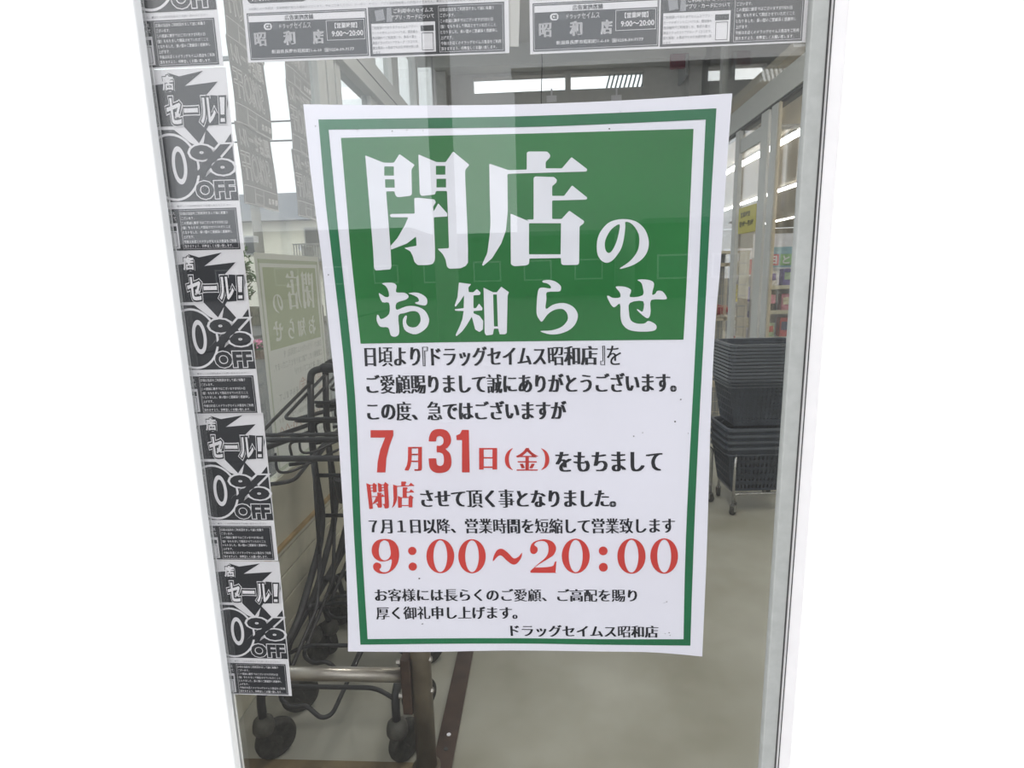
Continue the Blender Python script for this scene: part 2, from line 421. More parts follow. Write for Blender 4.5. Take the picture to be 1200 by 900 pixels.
def coons(top, right_, bottom, left, nu, nv):
    V = []; 
    for j in range(nv + 1):
        v = j / nv
        for i in range(nu + 1):
            u = i / nu
            T, B, Lf, R = lerp_poly(top, u), lerp_poly(bottom, u), lerp_poly(left, v), lerp_poly(right_, v)
            V.append(tuple((1 - v) * T[k] + v * B[k] + (1 - u) * Lf[k] + u * R[k] - ((1 - u) * (1 - v) * top[0][k] + u * (1 - v) * top[-1][k] + (1 - u) * v * bottom[0][k] + u * v * bottom[-1][k]) for k in (0, 1)))
    F = [(j * (nu + 1) + i, (j + 1) * (nu + 1) + i, (j + 1) * (nu + 1) + i + 1, j * (nu + 1) + i + 1) for j in range(nv) for i in range(nu)]
    return V, F
sm = lambda pts: [tuple(p) for p in smooth_path([(a, b, 0) for a, b in pts], 4)]
sm2 = lambda pts: [(p[0], p[1]) for p in smooth_path([Vector((a, b, 0)) for a, b in pts], 4)]
eT = sm2([(355, 122), (480, 123.5), (600, 122.5), (730, 117.5), (858, 109.5)])
eR = sm2([(858, 109.5), (851.5, 200), (845, 305), (839, 370), (834, 465), (828.7, 632), (823, 769.5)])
eB = sm2([(408, 763), (505, 764), (600, 762.5), (704, 763.5), (767, 764.5), (823, 769.5)])
eL = sm2([(355, 122), (362.5, 190), (370, 250), (376.5, 300), (385, 385), (393.6, 470), (404, 632), (407.5, 720), (408, 763)])
pp = pprint_('paper', coons(eT, eR, eB, eL, 24, 32), m_paper, 0)
sd = pp.modifiers.new('thickness', 'SOLIDIFY'); sd.thickness = .0004; sd.offset = -1
# green border: a ring between two quads
oT, oR = sm2([(373, 140), (480, 138.6), (600, 136.5), (730, 131.8), (839.5, 127)]), sm2([(839.5, 127), (829.8, 300), (821, 465), (813, 632), (809, 756.5)])
oB, oL = sm2([(422.6, 755), (600, 754.3), (700, 755.3), (809, 756.5)]), sm2([(373, 140), (382, 240), (389, 300), (406.5, 465), (415, 632), (422.6, 755)])
iT, iR = sm2([(385, 151.8), (600, 149.2), (730, 144.4), (827, 140)]), sm2([(827, 140), (820, 300), (812, 465), (803.6, 632), (801, 749)])
iB, iL = sm2([(431, 748.5), (600, 748), (700, 748.8), (801, 749)]), sm2([(385, 151.8), (393.5, 240), (399.5, 300), (416, 465), (423.5, 632), (431, 748.5)])
def ringpart(a, b, n=40):
    V = [lerp_poly(a, i / n) for i in range(n + 1)] + [lerp_poly(b, i / n) for i in range(n + 1)]
    return V, [(i, i + 1, n + 2 + i, n + 1 + i) for i in range(n)]
V, F = [], []
for a, b in ((oT, iT), (oR, iR), (oB, iB), (oL, iL)):
    v, f = ringpart(a, b); k = len(V); V += v; F += [tuple(q + k for q in g) for g in f]
pprint_('border_print', (V, F), m_frame, .0004)
panel = coons(sm2([(399.5, 161.6), (600, 157), (730, 153.2), (812.8, 151)]), sm2([(812.8, 151), (806, 305), (801, 398)]), sm2([(422.4, 402.8), (600, 400), (801, 398)]), sm2([(399.5, 161.6), (406, 235), (412, 305), (422.4, 402.8)]), 20, 16)
pprint_('headline_panel', panel, m_green, .0004)

z1 = lambda *p: [(360 + a / 4.6154, 110 + b / 4.6154) for a, b in p]
z2 = lambda *p: [(600 + a / 4.6154, 110 + b / 4.6154) for a, b in p]
z3 = lambda *p: [(370 + a / 5, 290 + b / 5) for a, b in p]
z4 = lambda *p: [(600 + a / 5, 290 + b / 5) for a, b in p]
z5 = lambda *p: [(390 + a / 5.217, 460 + b / 5.217) for a, b in p]
z7 = lambda *p: [(390 + a / 5.217, 610 + b / 5.217) for a, b in p]
z8 = lambda *p: [(600 + a / 4.8, 610 + b / 4.8) for a, b in p]
def curl(pts, k=3): return [(p[0], p[1]) for p in smooth_path([Vector((a, b, 0)) for a, b in pts], k, True)]
def soft(pts, r=1.6):                       # polygon with slightly rounded corners
    P = [Vector((a, b, 0)) for a, b in pts]; n = len(P); out = []
    for i in range(n):
        a, b, c = P[i - 1], P[i], P[(i + 1) % n]; d1 = min(r, (a - b).length * .4); d2 = min(r, (c - b).length * .4)
        p, q = b + (a - b).normalized() * d1, b + (c - b).normalized() * d2
        out += [(p.x, p.y), ((p.x + q.x + 2 * b.x) / 4, (p.y + q.y + 2 * b.y) / 4), (q.x, q.y)]
    return out
HEI = [  # 閉
 soft(z1((315, 333), (415, 373), (470, 373), (500, 326), (582, 385), (565, 410), (568, 545), (555, 553), (490, 560), (478, 548), (474, 528), (428, 528)) + z3((440, 5), (445, 110), (440, 128), (352, 135), (343, 120), (338, 20)), 1.2),
 z1((418, 393), (470, 393), (470, 443), (418, 443)), z1((422, 463), (473, 463), (475, 508), (424, 508)),
 soft(z1((602, 328), (700, 370), (750, 370), (790, 312), (878, 385), (855, 412), (855, 450), (868, 740)) + z3((893, 10), (893, 90), (880, 108), (850, 122), (785, 125), (770, 112), (762, 70), (745, 38), (715, 8)) + z1((768, 835), (762, 640), (757, 526), (698, 526), (692, 545), (620, 553), (610, 540)), 1.2),
 z1((697, 390), (748, 390), (748, 438), (697, 438)), z1((700, 460), (752, 460), (752, 507), (700, 507)),
 soft(z1((580, 565), (600, 562), (690, 572), (697, 588), (682, 610), (685, 637), (710, 593), (759, 648), (759, 664), (686, 668), (692, 830)) + z3((700, 60), (698, 80), (685, 97), (660, 103), (600, 103), (580, 85), (570, 50), (555, 22), (520, 3)) + z1((593, 822), (590, 772), (540, 810), (455, 843), (453, 822), (490, 780), (530, 710), (548, 668), (455, 668), (448, 658), (455, 650), (583, 648)), .9)]
TEN = [  # 店
 soft(z1((985, 378), (1090, 413)) + z2((80, 410), (80, 318), (90, 312), (190, 312), (207, 330), (205, 345), (182, 368), (182, 403), (270, 403), (322, 342), (408, 408), (402, 420), (0, 432)) + z1((1083, 435), (1085, 640), (1075, 740), (1050, 810), (1000, 890)) + z3((982, 108), (975, 103)) + z1((975, 860), (987, 770), (992, 700), (988, 560)), 1.0),
 soft(z2((117, 455), (125, 447), (228, 450), (243, 465), (240, 480), (217, 500), (217, 552), (282, 552), (325, 495), (408, 562), (402, 572), (217, 577), (217, 677), (268, 677), (310, 632), (390, 688), (388, 700), (365, 718)) + z4((393, 92), (385, 102), (300, 103), (288, 95), (287, 62), (102, 65), (100, 95), (85, 105), (15, 110), (2, 104)) + z3((1158, 108), (1144, 98)) + z1((1100, 648), (1200, 690)) + z2((80, 680), (117, 680)), 1.0),
 z2((92, 700), (265, 700), (263, 868), (92, 868))]
NO = [curl([(730, 256.7), (745.2, 259.5), (756, 269.3), (760.3, 283), (758.4, 295), (752.5, 303.5), (743, 310), (732, 314), (726, 314.6), (736, 307.8), (743.5, 300), (748.4, 290), (748.6, 275), (741, 262.8), (733, 260), (732.8, 266), (731, 280), (728, 291), (723, 299), (717.5, 305.3), (711, 308), (705, 305.5), (700.5, 299), (699.3, 290), (700.2, 280), (705, 269.5), (715, 260)]),
      curl(z2((580, 705), (535, 735), (505, 790), (503, 835), (518, 860), (540, 850), (565, 800), (580, 740)))]
O_ = [curl(z3((390, 210), (450, 207), (475, 225), (472, 262), (520, 265), (545, 285), (530, 305), (475, 325), (475, 365), (530, 345), (590, 345), (640, 370), (665, 420), (650, 470), (600, 505), (560, 505), (520, 480), (510, 430), (525, 400), (535, 405), (530, 440), (550, 465), (590, 465), (615, 430), (605, 385), (570, 372), (520, 385), (485, 400), (490, 495), (470, 522), (440, 515), (425, 470), (380, 465), (358, 430), (360, 395), (370, 400), (385, 420), (430, 390), (430, 325), (390, 320), (370, 270), (385, 275), (410, 290), (430, 285), (425, 250), (410, 225))),
      curl(z3((545, 268), (600, 265), (645, 290), (655, 320), (640, 340), (590, 330), (585, 322), (605, 315), (600, 295), (575, 280)))]
CHI = [soft(z3((840, 205), (912, 215), (895, 235), (898, 262), (925, 262), (945, 243), (968, 265), (962, 278), (925, 280), (925, 355), (940, 355), (958, 328), (978, 355), (975, 368), (925, 372), (925, 385), (960, 400), (982, 430), (980, 480), (960, 495), (935, 480), (925, 440), (915, 405), (885, 455), (860, 490), (825, 520), (820, 512), (845, 460), (860, 420), (868, 372), (818, 370), (815, 362), (868, 355), (870, 280), (850, 310), (820, 348), (815, 340), (832, 290)), .7),
       soft(z3((984, 235), (1010, 248), (1040, 262), (1062, 262), (1088, 230), (1133, 262), (1125, 280), (1120, 500), (1110, 508), (1078, 508), (1070, 475), (1045, 475), (1038, 510), (1000, 515), (990, 500), (989, 400)), .7), z3((1040, 275), (1062, 275), (1068, 462), (1045, 462))]
RA = [curl(z4((180, 195), (215, 190), (255, 200), (285, 225), (285, 250), (270, 258), (205, 262), (202, 300), (198, 360), (240, 335), (300, 325), (355, 345), (385, 390), (375, 440), (340, 480), (280, 505), (220, 508), (175, 495), (172, 488), (230, 485), (290, 465), (325, 425), (322, 385), (295, 360), (250, 365), (210, 390), (180, 430), (165, 428), (145, 390), (145, 330), (150, 270), (160, 240), (185, 235), (225, 240), (225, 225), (205, 210), (182, 205)))]
SE = [curl(z4((735, 190), (775, 187), (815, 195), (832, 215), (820, 275), (840, 270), (850, 255), (880, 257), (905, 290), (895, 305), (815, 308), (812, 370), (805, 405), (785, 412), (735, 370), (738, 362), (765, 375), (768, 315), (690, 325), (685, 380), (695, 425), (730, 445), (775, 445), (800, 430), (840, 450), (845, 475), (820, 490), (740, 492), (680, 480), (645, 445), (635, 400), (632, 330), (600, 350), (580, 335), (557, 290), (565, 283), (590, 295), (632, 292), (632, 265), (608, 235), (615, 228), (660, 230), (698, 250), (690, 290), (765, 280), (765, 230), (755, 205)))]
def join2(*a):
    V, F = [], []
    for v, f in a: k = len(V); V += v; F += [tuple(q + k for q in g) for g in f]
    return V, F
vf_heiten = join2(fill2d(HEI), fill2d(TEN))
vf_no, vf_line2 = fill2d(NO), [fill2d(g) for g in (O_, CHI, RA, SE)]
for vf in [fill2d(HEI), fill2d(TEN), vf_no] + vf_line2: pprint_('headline_character', vf, m_white, .0009)
MIN = dict(off=-.008, smear=.09, n=4)
def line(s, q, m=m_black, name='text_line', **k):
    a = dict(MIN); a.update(k); return pprint_(name, quadfit(text2d(s, **a), q), m, .0006)
Q = lambda x0, yt0, yb0, x1, yt1, yb1: ((x0, yt0), (x1, yt1), (x1 , yb1), (x0 + (yb0 - yt0) * .07, yb0))
for st, a, b in (('日頃より', 426.5, 492.5), ('『', 494.5, 501.5), ('ドラッグセイムス', 504.4, 640), ('昭和店', 641.5, 700.5), ('』', 702.5, 709), ('を', 710.5, 727.8)):
    k = (a - 426) / 300; line(st, ((a, 407 - 2 * k), (b, 407 - 2 * (b - 426) / 300), (b, 429.5 - 2 * (b - 426) / 300), (a + 1, 429.5 - 2 * k)), smear=.12 if len(st) > 1 else .05)
line('ご愛顧賜りまして誠にありがとうございます。', Q(428, 439, 461.5, 793, 436.5, 459.5), smear=.14)
line('この度、急ではございますが', Q(429, 470.5, 493, 664, 469.3, 491.8), smear=.14)
def rline(s, x0, x1, y0, y1, m=m_red, off=-.01, smear=.14): return line(s, ((x0, y0), (x1, y0), (x1, y1), (x0, y1)), m, off=off, smear=smear)
rline('月', 474.3, 494.5, 523.6, 551.6); rline('日', 561.5, 582.6, 524.8, 550)
rline('金', 604.7, 631, 524.6, 551.2)
pprint_('bracket_mark', fill2d([curl(z5((1102, 338), (1070, 358), (1053, 395), (1056, 435), (1075, 460), (1102, 472), (1085, 450), (1076, 405), (1085, 362)))]), m_red, .0006)
pprint_('bracket_mark', fill2d([curl([(634, 525), (640.5, 529), (643.6, 536), (643, 543), (639.5, 548), (634, 550.3), (637.5, 546), (639, 537.5), (637.6, 530)])]), m_red, .0006)
line('をもちまして', Q(649.9, 529.2, 552.6, 776.4, 529, 552.2), smear=.14)
seven = fill2d([z5((231, 230), (370, 230), (370, 262), (345, 330), (328, 400), (322, 488), (270, 488), (275, 420), (290, 350), (320, 275), (231, 275))])
three = fill2d([curl(z5((655, 222), (700, 235), (722, 275), (720, 310), (700, 338), (690, 345), (715, 370), (725, 410), (722, 450), (700, 480), (655, 492), (615, 483), (592, 455), (587, 410), (590, 402), (628, 402), (633, 408), (637, 438), (655, 448), (675, 438), (680, 405), (672, 375), (650, 365), (637, 365), (635, 345), (637, 325), (655, 325), (675, 310), (675, 280), (655, 265), (637, 272), (632, 292), (628, 298), (590, 298), (587, 290), (592, 262), (612, 232)))])
one = fill2d([z5((790, 228), (832, 228), (837, 487), (790, 487), (790, 290), (757, 290), (755, 262), (778, 252))])
for g in (seven, three, one): pprint_('date_numeral', g, m_red, .0006)
hb = bbox(vf_heiten[0])
pprint_('text_line', quadfit(([(a, -b) for a, b in vf_heiten[0]], vf_heiten[1]), ((429.3, 565), (485.5, 564), (485.3, 596), (430.5, 596.5))), m_red, .0006)
line('させて頂く事となりました。', Q(492, 573.3, 594.8, 722, 573, 594.2), smear=.14)
line('７月１日以降、営業時間を短縮して営業致します', Q(431.6, 608, 625.3, 791, 606.6, 624.3), smear=.11)
def ell(cx, cy, rx, ry, n=36): return [(cx + rx * math.cos(i * 2 * PI / n), cy + ry * math.sin(i * 2 * PI / n)) for i in range(n)]
def zero(x0, x1, y0, y1):
    cx, cy, rx, ry = (x0 + x1) / 2, (y0 + y1) / 2, (x1 - x0) / 2, (y1 - y0) / 2
    return fill2d([ell(cx, cy, rx, ry), ell(cx, cy, rx * .50, ry * .93)])
nine = fill2d([curl(z7((320, 113), (365, 122), (395, 155), (405, 205), (398, 255), (370, 300), (325, 325), (280, 322), (250, 300), (247, 272), (265, 257), (290, 265), (295, 285), (285, 300), (300, 315), (330, 315), (350, 295), (360, 240), (330, 248), (290, 250), (255, 230), (238, 195), (242, 155), (270, 122))),
               curl(z7((320, 122), (340, 135), (352, 180), (352, 215), (335, 238), (310, 243), (288, 225), (280, 185), (288, 140), (305, 124)))])
two = fill2d([curl(z8((175, 103), (225, 115), (248, 150), (235, 190), (200, 215), (160, 240), (132, 260), (140, 263), (200, 260), (232, 252), (240, 232), (250, 228), (249, 235), (244, 290), (240, 293), (110, 293), (105, 290), (106, 280), (150, 240), (190, 205), (205, 170), (200, 130), (175, 113), (140, 118), (125, 135), (142, 150), (143, 172), (125, 187), (105, 178), (103, 150), (120, 120)))])
tilde = fill2d([curl(z7((978, 245), (985, 215), (1005, 180), (1035, 172), (1070, 195), (1105, 230), (1135, 220), (1157, 195), (1150, 230), (1125, 262), (1100, 268), (1065, 245), (1030, 213), (1005, 222), (985, 245)))])
col1 = fill2d([ell(483, 645.8, 4.9, 4.9, 16), ell(483.6, 664.2, 4.9, 4.9, 16)]); col2 = fill2d([ell(706.7, 645, 5.2, 5.2, 16), ell(706.9, 664.2, 5.2, 5.2, 16)])
for g in (nine, col1, zero(499.6, 532.2, 631.7, 672), zero(537, 569.2, 631.7, 672), tilde, two, zero(658.3, 691, 630.6, 671.5), col2, zero(723.3, 756.3, 630.5, 671.9), zero(761.9, 794.4, 630.4, 671.9)):
    pprint_('hours_numeral', g, m_red, .0006)
line('お客様には長らくのご愛顧、ご高配を賜り', Q(438.5, 690.2, 704.8, 746.5, 690, 704.8), smear=.10)
line('厚く御礼申し上げます。', Q(440.2, 711, 725.8, 606.6, 711, 725.6), smear=.10)
line('ドラッグセイムス昭和店', Q(597.5, 732.3, 745.8, 771.5, 733, 747), smear=.10)
spk = [(369.8, 148), (415.5, 150), (418.7, 152), (437.5, 151.5), (460, 154), (477, 152.5), (496, 153.3), (385, 322), (779, 742), (784, 741), (785, 744), (778, 706), (781, 704.6), (797.7, 468), (806.5, 507.8), (753, 507), (742.6, 511), (791, 494), (495, 731), (591, 148), (491.3, 678), (727, 131), (714, 151)]
V, F = join2(*[([(x + .9 * r * math.cos(a), y + .7 * r * math.sin(a)) for a in (0, 1.2, 2.3, 3.4, 4.6, 5.5)], [(0, 1, 2, 3, 4, 5)]) for x, y in spk for r in [random.uniform(.6, 1.3)]])
pprint_('dust_speck', (V, F), m_speck, .0012, kind='stuff')

# ================================================================== FLYERS (364 x 257 mm, built flat, millimetres)
def fprint(name, vf, m, r, lift, **k):
    return obj(name, MB().add([(x / 1000, -lift, y / 1000) for x, y in vf[0]], vf[1]), m, r, **k)
def rect(x0, x1, y0, y1): return [(x0, y0), (x1, y0), (x1, y1), (x0, y1)], [(0, 1, 2, 3)]
BODY = ['日頃は当店をご利用頂きまして誠に有難う', 'ございます。', 'この度誠に勝手ではございますが7月31日', '（金）をもちまして閉店させていただくこと', 'となりました。長い間のご愛顧深く感謝申し', '上げます。', '今後はお近くのドラッグセイムス各店をご利用', '頂きますよう、何卒宜しくお願い致します。']
SMALL = ['ご利用頂いておりますセイムスアプリ・', 'カードのポイントについては、閉店後も', '各店舗内でご利用頂くか、各店の富士', '薬品ドラッグストアグループ（ココカラ、', '富士薬店）の各店でもお引き続き使い頂', 'けます。']
def textblock(lines, x0, x1, ytop, pitch, hgt, ref):
    out = []; full = bbox(text2d(ref)[0]); wfull = full[1] - full[0]
    for i, s in enumerate(lines):
        v, f = text2d(s, off=.008, res=1); b = bbox(v); wd = (b[1] - b[0]) / wfull * (x1 - x0)
        out.append(fit((v, f), x0, x0 + min(wd, x1 - x0), ytop - i * pitch - hgt, ytop - i * pitch))
    return join2(*out)
body_vf = textblock(BODY, 271, 353, 58.5, 6.9, 4.6, BODY[6]); small_vf = textblock(SMALL, 177, 240, 39, 6.2, 3.8, SMALL[0])
hdr_vf = join2(fit(text2d('ご利用中のセイムス', off=.012, res=1), 208, 262, 54, 59.5), fit(text2d('アプリ・カードについて', off=.012, res=1), 204, 263, 46.5, 52))
main_w = join2(fit(text2d('ドラッグ', off=.01, res=2), 49, 68, 41, 47), fit(text2d('セイムス', off=.01, smear=.03, n=2, res=2), 69, 93, 40.5, 48),
               fit(text2d('昭', off=.02, smear=.07, n=3), 12, 29, 20, 37.5), fit(text2d('和', off=.02, smear=.07, n=3), 53, 70, 20, 38), fit(text2d('店', off=.02, smear=.07, n=3), 94, 110, 20, 38),
               fit(text2d('新潟県長岡市昭和町1-6-10  ☎0258-39-7177', off=.012, res=1), 35, 151, 9.5, 15),
               fit(text2d('【営業時間】', off=.02, res=2), 126, 157, 38.5, 45.5), fit(text2d('9:00～20:00', off=.02, res=2), 121, 165, 28.5, 35.5))
tiny_vf = fit(text2d('※店舗により休業日・営業時間が異なる場合がございます。予めご了承ください。クーポン・チラシ・アプリ会員価格等との併用はできません。●詳しくは店頭係員までお問い合わせください', res=1), 8, 350, 65.5, 68.8)
def ringr(x0, x1, y0, y1, t): return join2(rect(x0, x1, y0, y0 + t), rect(x0, x1, y1 - t, y1), rect(x0, x0 + t, y0, y1), rect(x1 - t, x1, y0, y1))
def rounded(x0, x1, y0, y1, r, n=5):
    return [(cx + r * math.cos(a0 + i * PI / 2 / n), cy + r * math.sin(a0 + i * PI / 2 / n)) for cx, cy, a0 in ((x1 - r, y1 - r, 0), (x0 + r, y1 - r, PI / 2), (x0 + r, y0 + r, PI), (x1 - r, y0 + r, 1.5 * PI)) for i in range(n + 1)]
def flyer_base(name, **t):
    r = root(name, **t)
    pb = obj('paper', MB().box(0, .364, 0, .0004, 0, .257), m_fpaper, r)
    fprint('footer_panel', join2(rect(4, 171, 3, 62), rect(173, 358, 2, 63)), m_fblack, r, .0003)
    fprint('title_bar', join2(rect(6.5, 168.5, 50.5, 58.5), rect(176.5, 264, 5, 42.5), ringr(114, 167, 24, 49, .6), ringr(5.5, 169.5, 4.5, 60.5, .5), ringr(269, 356, 4, 61, .4)), m_fpaper, r, .0006)
    fprint('title_text', fit(text2d('広告実施店舗', off=.015, res=2), 57, 97, 51.3, 57.6), m_fblack, r, .0009)
    fprint('store_text', main_w, m_fpaper, r, .0009)
    fprint('logo_badge', join2(fill2d([rounded(27, 38.5, 40, 48.5, 4)])), m_fpaper, r, .0009)
    fprint('logo_letter', join2(fit(text2d('CE', off=.05), 29.5, 36.5, 41.7, 46.8), ), m_fblack, r, .0012)
    fprint('logo_badge', fill2d([ell(43.5, 44.2, 5.5, 4.2)]), mat('logo_grey', (.07, .07, .08), .5) if 'logo_grey' not in bpy.data.materials else bpy.data.materials['logo_grey'], r, .0009)
    fprint('card_picture', join2(([(184, 45), (196, 47), (194, 60), (182, 58)], [(0, 1, 2, 3)]), ([(198, 44), (206, 44), (205, 61), (199, 61)], [(0, 1, 2, 3)])), m_fgrey, r, .0009)
    fprint('heading_text', hdr_vf, m_fpaper, r, .0009)
    fprint('small_text', small_vf, m_fgrey, r, .0009)
    fprint('caption_box', rect(244, 262, 31, 38), m_fblack, r, .0009)
    fprint('empty_code_box', ringr(245, 261, 7, 29, .7), m_fblack, r, .0009)
    fprint('notice_text', body_vf, m_fpaper, r, .0009)
    fprint('caption_text', tiny_vf, m_fgrey, r, .0005)
    return r
# sale flyer of the left column
def fz(x, y): return (364 - (305 + (y - 95) * .09 - x) / 3.52, 257 - (y - 95) / 3.05)
FZ = lambda *p: [fz(*q) for q in p]
sale = flyer_base('sale_flyer', label='', category='flyer', group='black and white sale flyers in the column at the left window edge')
fprint('flash_print', fill2d([FZ((-300, 180), (0, 150), (0, 108), (60, 125), (188, 106), (88, 165), (262, 152), (200, 205), (308, 213), (312, 245), (290, 330), (205, 332), (150, 405), (70, 330), (-300, 330))]), m_fblack, sale, .0003)
fprint('flash_print', fill2d([FZ((-300, 340), (20, 345), (100, 400), (150, 420), (175, 405), (190, 345), (270, 425), (322, 368), (352, 655), (-300, 655))]), m_fblack, sale, .0004)
fprint('ring_print', fill2d([ell(*fz(5, 505), 41, 48), ell(*fz(5, 505), 37.5, 44.5)]), m_fpaper, sale, .0007)
fprint('number_print', fill2d([ell(*fz(40, 497), 11.5, 27), ell(*fz(40, 497), 6.5, 19.5)]), m_fpaper, sale, .0007)
def outlined(s, x0, x1, y0, y1, inv=False, sp=1.0):
    a, b = fz(x0, y1), fz(x1, y0)
    base = text2d(s, off=.0, sp=sp); bb = bbox(base[0])
    def lay(off, m, lift):
        v, f = text2d(s, off=off, sp=sp)
        sx, sy = (b[0] - a[0]) / (bb[1] - bb[0]), (b[1] - a[1]) / (bb[3] - bb[2])
        fprint('sale_lettering', ([(a[0] + (p[0] - bb[0]) * sx, a[1] + (p[1] - bb[2]) * sy) for p in v], f), m, sale, lift)
    if inv: lay(.085, m_fpaper, .0010); lay(.040, m_fblack, .0014)
    else: lay(.12, m_fpaper, .0009); lay(.085, m_fblack, .0012); lay(.025, m_fpaper, .0015)
outlined('店', -25, 28, 120, 180)
outlined('セール', -5, 240, 217, 320)
def bang(g, m, lift):
    V = [fill2d([FZ((268 - g, 215 - g), (300 + g, 215 - g), (296 + g, 292 + g), (271 - g, 292 + g))]), fill2d([FZ((270 - g, 302 - g), (297 + g, 302 - g), (297 + g, 322 + g), (270 - g, 322 + g))])]
    fprint('sale_lettering', join2(*V), m, sale, lift)
bang(9, m_fpaper, .0009); bang(5.5, m_fblack, .0012); bang(-2.5, m_fpaper, .0015)
outlined('%', 122, 314, 420, 536, True)
outlined('OFF', 132, 328, 572, 642, True)
zb = [1.703, 1.446, 1.188, .935, .680]
labs = ['sale flyer at the very top of the left column, mostly above the picture', 'sale flyer second from the top of the left column, level with the headline',
        'sale flyer third from the top of the left column, beside the mirrored poster', 'sale flyer fourth from the top of the left column, level with the cart handles', 'sale flyer at the foot of the left column, above the left caster']
for i, zz in enumerate(zb):
    loc = (-.4545 - .364 + (.001 * (i % 2)), GY + .0045 + .0012 * (i % 2), zz)
    o = sale if i == 0 else dup(sale)
    o.location = loc; o.rotation_euler = (0, [0, .004, -.003, .004, .012][i], 0); o['label'] = labs[i]
# offer flyers along the top
top = flyer_base('store_flyer', label='black and white store-hours flyer at the upper left of the window', category='flyer', group='landscape flyers along the top of the window')
fprint('offer_panel', fill2d([rounded(7, 90, 74, 140, 6), rounded(93, 355, 75, 140, 6)]), m_fblack, top, .0003)
fprint('offer_text', join2(fit(text2d('福引券プレゼント', off=.03), 12, 86, 76.5, 88)), m_fpaper, top, .0006)
t2 = dup(top, label='black and white store-hours flyer at the upper right of the window')
top.location = (-.4185, GY + .006, 1.706); top.rotation_euler = (0, .008, 0)
t2.location = (-.0145, GY + .006, 1.700); t2.rotation_euler = (0, .002, 0); 
for o in (top, t2): o.scale = (1.03, 1, 1.03)
for i, (x, zz, a, lb) in enumerate(((-.040, 1.722, .05, 'strip of cloudy tape beside the right edge of the upper left flyer'), (.352, 1.705, -.02, 'strip of cloudy tape at the right edge of the upper right flyer'))):
    o = obj('adhesive_tape', MB().box(-.008, .010, 0, .0004, -.01, .055), m_tape, label=lb, category='tape'); o.location = (x, GY + .0085, zz); o.rotation_euler = (0, a, 0)

# ================================================================== POSTER AND FLYERS ON THE LEFT GLASS (backs, show-through print)
bk_paper = thinpaper('poster_back_paper', (.62, .60, .545), .7, .02)
bk_panel = film('show_through_green', (.76, .80, .66))
bk_ink = film('show_through_ink', (.74, .73, .72))
bk_red = film('show_through_red', (.90, .70, .64))
bk_edge = film('show_through_border', (.80, .84, .74))
back = root('poster_back', (XL - .02, 2.03, .655), label='back of a closing notice on the left glass, its lettering showing through mirrored', category='poster')
def bprint(name, vf, m, lift): # u runs away from the camera; mirrored so that it reads right way round from outside
    v, f = vf
    return obj(name, MB().add([(lift, .594 - u * .594, t * .841) for u, t in v], f), m, back)
obj('paper', MB().add([(0, 0, 0), (0, .594, 0), (0, .594, .841), (0, 0, .841)], [(0, 1, 2, 3)]), bk_paper, back)
bprint('border_print', ringr(.035, .965, .02, .975, .018), bk_edge, .0004)
def fitloops(loops, ref, x0, x1, y0, y1):
    a, b, c, d = ref
    return [[(x0 + (p[0] - a) / (b - a) * (x1 - x0), y0 + (p[1] - c) / (d - c) * (y1 - y0)) for p in lp] for lp in loops]
G2 = [g for q in (O_, CHI, RA, SE) for g in q]; b2 = bbox([p for g in G2 for p in g])
bprint('headline_panel', fill2d([[(.085, .575), (.915, .575), (.915, .94), (.085, .94)]] + fitloops(HEI + TEN, hb, .14, .60, .925, .735) + fitloops(NO, bbox([p for g in NO for p in g]), .68, .82, .82, .735) + fitloops(G2, b2, .17, .85, .70, .60)), bk_panel, .0005)
for s, a, b, c, d, mm in (('日頃より『ドラッグセイムス昭和店』を', .09, .74, .528, .562, bk_ink), ('ご愛顧賜りまして誠にありがとうございます。', .09, .9, .478, .512, bk_ink), ('この度、急ではございますが', .09, .6, .428, .462, bk_ink),
                          ('7月31日(金)', .1, .55, .335, .405, bk_red), ('をもちまして', .57, .86, .335, .37, bk_ink), ('閉店', .09, .22, .275, .32, bk_red), ('させて頂く事となりました。', .24, .75, .275, .308, bk_ink),
                          ('7月1日以降、営業時間を短縮して営業致します', .09, .9, .235, .26, bk_ink), ('9:00～20:00', .1, .91, .165, .222, bk_red), ('お客様には長らくのご愛顧、ご高配を賜り', .1, .8, .115, .138, bk_ink), ('厚く御礼申し上げます。', .1, .48, .083, .106, bk_ink)):
    bprint('text_line', fit(text2d(s, res=1), a, b, c, d), mm, .0008)
fb_paper = thinpaper('flyer_back_paper', (.31, .30, .29), .5, .05)
fb_ink = thinpaper('flyer_back_outline', (.85, .84, .82), .12, .03)
def outline2d(s, x0, x1, y0, y1, t=.9):
    """thin outline of lettering: a 2-D ring made by filling the glyph grown minus the glyph"""
    cu = bpy.data.curves.new('t', 'FONT'); cu.body = s; cu.size = 1; cu.fill_mode = 'NONE'; cu.resolution_u = 2
    o = bpy.data.objects.new('t', cu); me = bpy.data.meshes.new_from_object(o)
    v = [(p.co.x, p.co.y) for p in me.vertices]; e = [tuple(q.vertices) for q in me.edges]
    bpy.data.objects.remove(o); bpy.data.curves.remove(cu); bpy.data.meshes.remove(me)
    v, _ = fit((v, []), x0, x1, y0, y1); V, F = [], []
    for a, b in e:
        d = Vector((v[b][0] - v[a][0], v[b][1] - v[a][1])); 
        if d.length < 1e-6: continue
        d.normalize(); n = Vector((-d.y, d.x)) * t / 2; k = len(V); q = d * t / 2
        V += [(v[a][0] + n.x - q.x, v[a][1] + n.y - q.y), (v[a][0] - n.x - q.x, v[a][1] - n.y - q.y), (v[b][0] - n.x + q.x, v[b][1] - n.y + q.y), (v[b][0] + n.x + q.x, v[b][1] + n.y + q.y)]
        F.append((k, k + 1, k + 2, k + 3))
    return V, F
